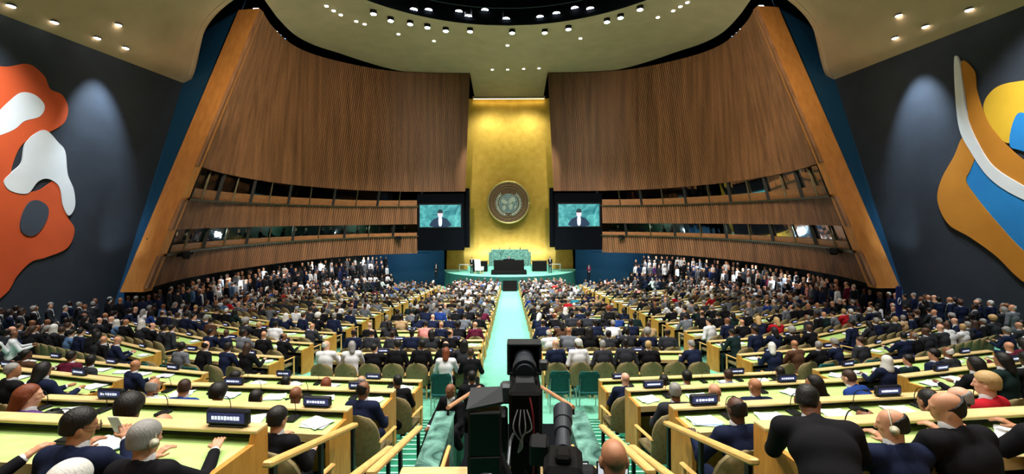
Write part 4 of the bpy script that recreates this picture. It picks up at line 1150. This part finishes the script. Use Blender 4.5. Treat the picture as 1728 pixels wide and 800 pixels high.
# teal chairs behind the first rows
for i, (x, y, rz) in enumerate([(-1.55, 9.75, 0), (1.12, 9.9, 0), (1.78, 9.85, 0), (-7.6, 9.2+1.2, -.2), (-8.3, 10.6, -.2), (7.5, 10.4, .2), (8.2, 10.6, .2), (8.9, 10.75, .2), (-9.1, 10.8, -.2)]):
    make_chair('side', x, y, zfloor(y), rz, 'teal fabric side chair on green carpet, %s' % ['alone before the centre block, orange side', 'first beside the centre aisle, blue side', 'second from the centre aisle, blue side', 'first behind middle block, orange side', 'second behind middle block, orange side', 'first behind middle block, blue side', 'second behind middle block, blue side', 'third behind middle block, blue side', 'third behind middle block, orange side'][i], 'teal side chairs', True)
for i, (x, y, z, rz, hr, sk, hc, j, w) in enumerate([(-.72, 8.0, -4.12, .1, 'short', 3, 'black', 'black', 'seated person in black behind marble parapet, facing the hall'), (-.95, 7.2, -4.0, 2.6, 'bald', 3, 'black', 'black', 'bald brown-skinned person in black turned to camera by the rail'),
        (-1.0, 6.2, -4.1, .2, 'short', 4, 'black', 'black', 'person in black crouching beside the parapet end'), (-1.55, 10.2, -4.3, 0, 'long', 1, 'auburn', 'white', 'brown-haired woman in white top before the lone teal chair'),
        (-.95, 10.1, -4.3, 0, 'short', 2, 'brown', 'black', 'man in black beside the woman in white, by centre aisle')]):
    hero(x, y, z, rz, sk, hc, j, w, hair=hr, fine=False, res=.015)

# ---------------------------------------------------------------- stage
b = MB(); n = 40; zt = -5.15
arc = [(7.6*math.sin(a), 50-7.6*math.cos(a)) for a in [-math.pi/2+math.pi*i/n for i in range(n+1)]]
P = [[(x, y, -7.2) for x, y in arc], [(x, y, zt) for x, y in arc]]
b.grid(P, 1); b.add([(x, y, zt) for x, y in arc], [tuple(range(n+1))], 0)
arc2 = [(x*.97, 50-(50-y)*.97) for x, y in arc]
t = thing('stage_platform', 'round pale green stage platform before the gold wall', 'stage', (0,0,0))
b.build('platform', [M_stage, pm('stage_front', rgb(18,78,68), rough=.7)], t)
b = MB()
for k in range(6): b.box((0, 42.25-.28*k*-1-.9, -6.5+.22*k), (1.4, .3, .22))
b.build('steps', M_dark, t)
MB().box((0, 49.6, zt+.25), (9.5, 3.0, .5), bev=.03).build('upper_step', M_stage, t)
t = thing('presidents_rostrum', 'high green marble rostrum desk behind the lectern', 'rostrum', (0, 48.6, zt+.5))
MB().box((0, 0, .95), (4.2, .7, 1.9), bev=.04).build('front_slab', M_marble, t)
MB().box((0, .5, 1.55), (4.2, .9, .06), bev=.02).build('desk_top', M_marble, t)
for s in (-1, 1):
    MB().box((s*2.25, .5, .8), (.3, 1.2, 1.6), bev=.04).build('side_wing', M_marble, t)
t = thing('speakers_lectern', 'black marble speaker lectern at the centre of the stage', 'lectern', (-.1, 45.2, zt))
MB().box((0, 0, .72), (3.2, .7, 1.44), bev=.05).build('front_slab', M_dark, t)
MB().box((0, -.2, .2), (3.7, 1.5, .4), bev=.04).build('plinth', M_dark, t)
MB().box((0, .1, 1.5), (1.2, .5, .1), bev=.02).build('reading_desk', M_dark, t)
for s in (-1, 1):
    t = thing('side_desk', 'low black desk on the stage beside the marble rostrum, %s' % SIDE[s], 'desk', (s*3.3, 47.6, zt))
    MB().box((0, 0, .55), (1.6, .7, 1.1), bev=.03).build('front_panel', M_dark, t)
    MB().box((0, .2, 1.13), (1.75, 1.1, .06), bev=.02).build('desktop', M_blackp, t)
    t = thing('table', 'small white table at the rear of the stage, %s' % SIDE[s], 'table', (s*5.2, 48.3, zt))
    MB().box((0, 0, .72), (1.1, .5, .05), bev=.01).build('tabletop', M_paper, t)
    for q in (-1, 1): MB().box((q*.48, 0, .35), (.05, .4, .7)).build('leg', M_paper, t)
t = thing('armchair', 'tall cream armchair standing on stage beside the lectern, orange mural side', 'chair', (-3.25, 45.4, zt), -.5)
MB().box((0, 0, .42), (.75, .7, .16), bev=.04).build('seat', M_paper, t)
MB().box((0, -.32, .95), (.75, .12, 1.2), bev=.05, rot=Matrix.Rotation(.12, 3, 'X')).build('backrest', M_paper, t)
for s in (-1, 1): MB().box((s*.36, 0, .62), (.08, .6, .3), bev=.02).build('armrest', M_paper, t); MB().box((s*.3, .25, .17), (.07, .07, .34)).build('leg', M_endwood, t); MB().box((s*.3, -.25, .17), (.07, .07, .34)).build('leg', M_endwood, t)
for (x, y, z, rz, ps, sk, j, w) in [(-4.05, 45.6, zt, math.pi, 'stand', 1, 'black', 'guard in black standing on stage, orange mural side'), (4.3, 45.6, zt, math.pi, 'stand', 2, 'black', 'guard in black standing on stage, blue mural side'),
        (-.1, 46.0, zt+.1, math.pi, 'stand', 1, 'navy', 'speaker in dark suit behind the lectern'), (0, 49.3, zt+1.2, math.pi, 'sit', 1, 'charcoal', 'presiding person seated mid marble rostrum'),
        (-1.2, 49.3, zt+1.2, math.pi, 'sit', 0, 'navy', 'official seated on the rostrum, orange mural end'), (1.2, 49.3, zt+1.2, math.pi, 'sit', 3, 'white', 'official seated on the rostrum, blue mural end'),
        (-7.9, 45.8, zfloor(45.8)+.9, math.pi, 'stand', 3, 'black', 'person standing against blue wall beneath the screen, orange mural side'), (8.6, 46.5, zfloor(46)+.7, math.pi, 'stand', 2, 'maroon', 'person standing against blue wall beneath the screen, blue mural side')]:
    o = link('person', ARCH[(ps, 0)], None, (x, y, z), rz); slots(o, look_mats(sk, 'black', j)); tag(o, w, 'person', None)

# emblem on the gold wall
ez = 2.75; ey = 51.5
t = thing('wall_emblem', 'large round bronze emblem with silver globe and olive wreath on gold wall', 'emblem', (-.12, ey, ez))
def disc(b, r, y0, y1, mi=0, n=64):
    b.tube([(0, y1, 0), (0, y0, 0)], r, n, mi)
b = MB(); b.tube([(2.5*math.cos(q), .05, 2.5*math.sin(q)) for q in [2*math.pi*i/64 for i in range(65)]], .12, 8)
b.build('outer_ring', pm('pale_gold', rgb(228,212,140), rough=.35, metal=.5), t, smooth=True)
M_brz = pm('emblem_bronze', rgb(136,108,82), rgb(104,82,64), rough=.45, metal=.35)
b = MB(); disc(b, 2.4, -.05, .3); b.build('disc', M_brz, t)
b = MB()
for r in (2.05, 1.75): b.tube([(r*math.cos(q), -.06, r*math.sin(q)) for q in [2*math.pi*i/64 for i in range(65)]], .05, 6)
b.build('inner_ring', pm('emblem_bronze_light', rgb(160,136,104), rough=.4, metal=.4), t)
M_silv = pm('emblem_silver', rgb(176,194,196), rgb(150,170,176), rough=.4, metal=.3)
M_pale = pm('emblem_pale', rgb(232,240,234), rough=.5)
b = MB(); disc(b, 1.16, -.12, .0); g = b.build('globe', pm('emblem_globe', rgb(150,176,188), rgb(128,154,170), rough=.4, metal=.2), t)
g.location = (0, 0, -.12)
b = MB()
for r in (.3, .58, .86, 1.14): b.tube([(r*math.cos(q), -.13, r*math.sin(q)) for q in [2*math.pi*i/48 for i in range(49)]], .018, 5)
for k in range(8): q = math.pi*k/4; b.tube([(0, -.13, 0), (1.15*math.cos(q), -.13, 1.15*math.sin(q))], .014, 5)
b.build('meridian_lines', M_pale, g)
LAND = [[(-.1,.15),(-.35,.35),(-.75,.5),(-.9,.2),(-.6,.0),(-.45,-.15),(-.3,-.05),(-.15,.0)], [(-.5,-.25),(-.75,-.45),(-.6,-.8),(-.4,-.75),(-.3,-.45)], [(.05,.2),(.2,.6),(.6,.75),(.85,.4),(.7,.1),(.45,.2),(.3,.0),(.1,.05)],
        [(.15,-.1),(.45,-.1),(.5,-.4),(.25,-.8),(.1,-.6),(.0,-.3)], [(.75,-.3),(.95,-.25),(.85,-.6),(.7,-.5)]]
for L in LAND:
    b = MB(); b.prism([tuple(p) for p in cat_rom(L, 4, True)], lambda a, c, w: (a, -.12-.05*w, c)); b.build('continent', M_pale, g)
for s in (-1, 1):
    b = MB(); arcp = [(s*1.42*math.sin(q), -.1, -.12-1.42*math.cos(q)) for q in [.1+2.25*i/14 for i in range(15)]]
    b.tube(arcp, .035, 6)
    for i, p in enumerate(arcp[1:], 1):
        q = .1+2.25*i/14
        for side in (-1, 1):
            d = Vector((s*math.cos(q), 0, math.sin(q))); nrm_ = Vector((s*math.sin(q), 0, -math.cos(q)))*side
            c = Vector(p); tip = c+d*.26+nrm_*.19
            mid = (c+tip)/2; w = Vector((0, -.02, 0)); sd = (tip-c).cross(Vector((0,1,0))).normalized()*.06
            b.add([c, mid+sd, tip, mid-sd, mid+w*3], [(0,1,4),(1,2,4),(2,3,4),(3,0,4)])
    b.build('olive_branch', M_pale, t)

# screens either side
def scr_mat():
    m = bpy.data.materials.new('screen_picture'); m.use_nodes = True; nt = m.node_tree; bs = nt.nodes['Principled BSDF']
    tc = nt.nodes.new('ShaderNodeTexCoord'); tx = nt.nodes.new('ShaderNodeTexNoise'); rp = nt.nodes.new('ShaderNodeValToRGB')
    tx.inputs['Scale'].default_value = .9; tx.inputs['Detail'].default_value = 4; tx.inputs['Distortion'].default_value = 1.5
    nt.links.new(tc.outputs['Object'], tx.inputs['Vector']); nt.links.new(tx.outputs['Fac'], rp.inputs['Fac'])
    rp.color_ramp.elements[0].position = .35; rp.color_ramp.elements[1].position = .7
    rp.color_ramp.elements[0].color = (*rgb(20,130,140), 1); rp.color_ramp.elements[1].color = (*rgb(110,220,215), 1)
    bs.inputs['Base Color'].default_value = (0,0,0,1); nt.links.new(rp.outputs['Color'], bs.inputs['Emission Color']); bs.inputs['Emission Strength'].default_value = .95
    return m
SM = scr_mat()
E = lambda n, c, e=.8: pm(n, c, emis=e, ecol=c)
for s in (-1, 1):
    cx = s*7.2; t = thing('video_screen', 'large hanging video screen showing a speaker, %s of gold wall' % ('orange mural side' if s < 0 else 'blue mural side'), 'screen', (cx, 44.4, 0))
    MB().box((0, .3, .35), (4.9, .5, 5.9), bev=.03).build('housing', M_void, t)
    MB().box((0, -.0, 1.0), (4.55, .12, 2.6), bev=.02).build('bezel', M_blackp, t)
    p = MB().box((0, -.08, 1.0), (4.25, .04, 2.3)).build('picture', SM, t)
    def flat(poly, nm, m, d): MB().prism([tuple(q) for q in cat_rom(poly, 4, True)], lambda a, c, w: (a, -.105-d-.004*w, 1+c)).build(nm, m, p)
    flat([(-1.0,-1.1),(1.0,-1.1),(.85,-.5),(.35,-.2),(-.35,-.2),(-.85,-.5)], 'speaker_suit', E('scr_suit', rgb(16,40,66), .7), 0)
    flat([(-.14,-1.0),(.14,-1.0),(.16,-.2),(-.16,-.2)], 'speaker_shirt', E('scr_shirt', rgb(200,214,232)), .01)
    flat([(-.2,-.1),(.2,-.1),(.26,.25),(.16,.52),(-.16,.52),(-.26,.25)], 'speaker_face', E('scr_face', rgb(196,176,190)), .012)
    flat([(-.25,.3),(.25,.3),(.24,.55),(0,.68),(-.24,.55)], 'speaker_hair', E('scr_hair', rgb(20,40,50)), .016)

# murals: plain abstract colour fields
def W(s, x, y):
    d = 19*F0/abs(x-860); return (d, (380-y)/F0*d)
def mural(s, label, shapes):
    t = thing('wall_mural', label, 'mural', (s*18.97, 0, 0))
    for k, (nm, mt, pts) in enumerate(shapes):
        poly = [tuple(p) for p in cat_rom([W(s, *q) for q in pts], 6, True)]
        dd = .02+.012*k
        b = MB(); b.prism(poly, lambda a, c, w: (-s*(dd*w), a, c)); b.build(nm, mt, t)
mural(-1, 'large abstract wall painting of orange and white rounded patches', [
    ('orange_patch', M_orange, [(-120,150),(-50,106),(10,108),(48,104),(74,124),(84,146),(104,156),(114,178),(108,202),(84,218),(52,228),(30,248),(16,290),(22,316),(60,318),(96,300),(106,340),(112,362),(124,384),(112,414),(76,430),(50,438),(26,462),(8,490),(-40,520),(-120,520)]),
    ('white_patch', M_mwhite, [(-60,214),(-20,198),(10,170),(34,152),(58,156),(74,174),(66,192),(40,200),(22,214),(-10,226),(-50,232)]),
    ('white_patch', M_mwhite, [(76,216),(96,236),(108,252),(112,290),(122,316),(124,344),(114,360),(104,344),(98,312),(80,298),(62,302),(44,322),(16,318),(4,302),(18,286),(34,270),(40,240),(56,222)]),
    ('slate_patch', M_mslate, [(46,338),(62,334),(78,346),(76,366),(62,388),(46,394),(32,384),(34,360)])])
mural(1, 'large abstract wall painting of ochre, yellow, blue and white bands', [
    ('yellow_patch', M_yellow, [(1664,176),(1684,152),(1720,142),(1790,140),(1790,200),(1726,196),(1718,220),(1706,246),(1682,230),(1666,200)]),
    ('ochre_patch', M_ochre, [(1626,108),(1648,124),(1652,158),(1668,204),(1690,236),(1722,268),(1800,330),(1800,370),(1720,330),(1672,292),(1644,240),(1634,170)]),
    ('blue_patch', M_mblue, [(1640,288),(1652,274),(1680,308),(1720,334),(1800,360),(1800,470),(1728,426),(1686,380),(1648,332),(1634,308)]),
    ('blue_patch', M_mblue, [(1722,196),(1760,206),(1800,200),(1800,300),(1736,262),(1708,248)]),
    ('ochre_patch', M_ochre, [(1630,236),(1650,262),(1642,290),(1634,310),(1650,336),(1690,384),(1736,432),(1800,470),(1800,520),(1728,478),(1684,436),(1640,404),(1604,382),(1586,344),(1592,308),(1614,268)]),
    ('white_patch', M_mwhite, [(1616,102),(1624,108),(1630,150),(1636,198),(1652,240),(1680,284),(1728,316),(1790,350),(1760,352),(1706,328),(1670,300),(1644,262),(1624,222),(1617,160)])])

# ---------------------------------------------------------------- lights
warm = (1, .90, .74); cool = (.86, .95, 1)
for i in range(10):
    a = 2*math.pi*(i+.5)/10; x = 10.5*math.cos(a); y = 18.5+10.5*math.sin(a)
    light('SPOT', (x, y, 16.0), 8500, (x*.8, 20+(y-18.5)*1.15, -5), .5, 95, .8, (1, .97, .92))
light('SPOT', (0, 12, 16.5), 16000, (0, 17.5, -5), .4, 30, .9, cool)
light('SPOT', (0, 20, 16.5), 26000, (0, 32, -6), .4, 56, .9, cool)
light('SPOT', (0, 26, 16.0), 30000, (0, 46, -5), .3, 34, .7, cool)
for s in (-1, 1):
    light('SPOT', (s*6, 26, 16), 26000, (s*7, 38, -6), .4, 70, .9, (1, .96, .92))
    light('SPOT', (s*7, 3, 9.5), 2900, (s*5, 6, -3), .5, 110, .8, warm)
    light('SPOT', (s*13, 12, 9.5), 1300, (s*12, 15, -5), .5, 100, .8, warm)
    light('SPOT', (s*6, 9, 12.0), 6500, (s*16.6, 23, 4), .3, 40, .9, (1, .82, .58))      # onto the fin
    light('SPOT', (s*4, 14, 13.5), 11500, (s*15, 37, 5), .3, 66, .9, (1, .86, .68))     # onto the timber wall
    light('SPOT', (s*17.3, 19.8, 8.6), 5200, (s*19.3, 19.6, 3.4), .12, 46, .9, (.66, .82, 1))
    light('SPOT', (s*15.0, 14.5, 9.5), 5200, (s*19, 13.6, 1.0), .2, 80, .9, (.92, .96, 1))
    light('SPOT', (s*2.2, 46, 15.0), 1900, (s*1.0, 52, 5), .6, 110, .8, (1, .92, .66))
    light('SPOT', (s*4.5, 40, 13.5), 7000, (s*2, 51, -3.5), .2, 30, .8, (1, .97, .8))
    light('SPOT', (s*17.2, 18.2, -3.3), 700, (s*18.75, 21.2, .5), .1, 34, .8, (.8, .92, 1))   # foot of the blue return
    for t in (.1, .3, .5, .7):
        x, y, z = wallpt(s, t, S2T(t)-.12, -1.3); light('POINT', (x, y, z), 55, None, .1, col=(.7, 1, .88))
    for t in (.25, .4, .55, .7):                                                              # added unseen spots that brighten the crowd under the gallery
        x, y, z = wallpt(s, t, -2.95, 1.2); light('SPOT', (x, y, z+.3), 500, (x*.96, y, -8), .15, 140, .8, cool)
    light('POINT', (s*11, 44.6, -3.2), 420, None, .3, col=(.6, .85, 1))
x, y, z = wallpt(1, .085, -.5, -.5); light('POINT', (x, y, z), 12, None, .1, col=(1, .97, .85))
light('AREA', (0, -1.0, 6.5), 230, (0, 6, -2), 6, sy=2, col=(1, .95, .88))  # added soft fill behind the eye for the near rows, no real fixture

w = bpy.data.worlds.new('hall_air'); bpy.context.scene.world = w; w.use_nodes = True
w.node_tree.nodes['Background'].inputs[0].default_value = (.5, .55, .6, 1); w.node_tree.nodes['Background'].inputs[1].default_value = .03

# ---------------------------------------------------------------- lift, camera
bpy.context.view_layer.update()
for o in bpy.context.scene.objects:
    if o.parent is None: o.location.z += SHIFT_Z
cd = bpy.data.cameras.new('camera'); cam = bpy.data.objects.new('camera', cd); C.objects.link(cam)
cam.location = (0, 0, SHIFT_Z)
cd.sensor_width = 36; cd.lens = 15; cd.shift_x = 4/1728; cd.shift_y = -20/1728; cd.clip_end = 200; cd.clip_start = .05
cam.matrix_world = Matrix.Translation((0, 0, SHIFT_Z)) @ Matrix.Rotation(math.pi/2, 4, 'X') @ Matrix.Rotation(math.radians(-.3), 4, 'Z')
sc = bpy.context.scene; sc.camera = cam
sc.view_settings.view_transform = 'Standard'; sc.view_settings.look = 'None'; sc.view_settings.gamma = 1; sc.view_settings.exposure = 0
sc.view_settings.use_curve_mapping = False
sc.cycles.use_denoising = True; sc.cycles.max_bounces = 5; sc.cycles.diffuse_bounces = 3; sc.cycles.glossy_bounces = 2; sc.cycles.transparent_max_bounces = 6
sc.cycles.sample_clamp_indirect = 4

for o in bpy.context.scene.objects:
    if o.get('label') and len(o['label'].split()) > 16: print('LONG', o['label'])
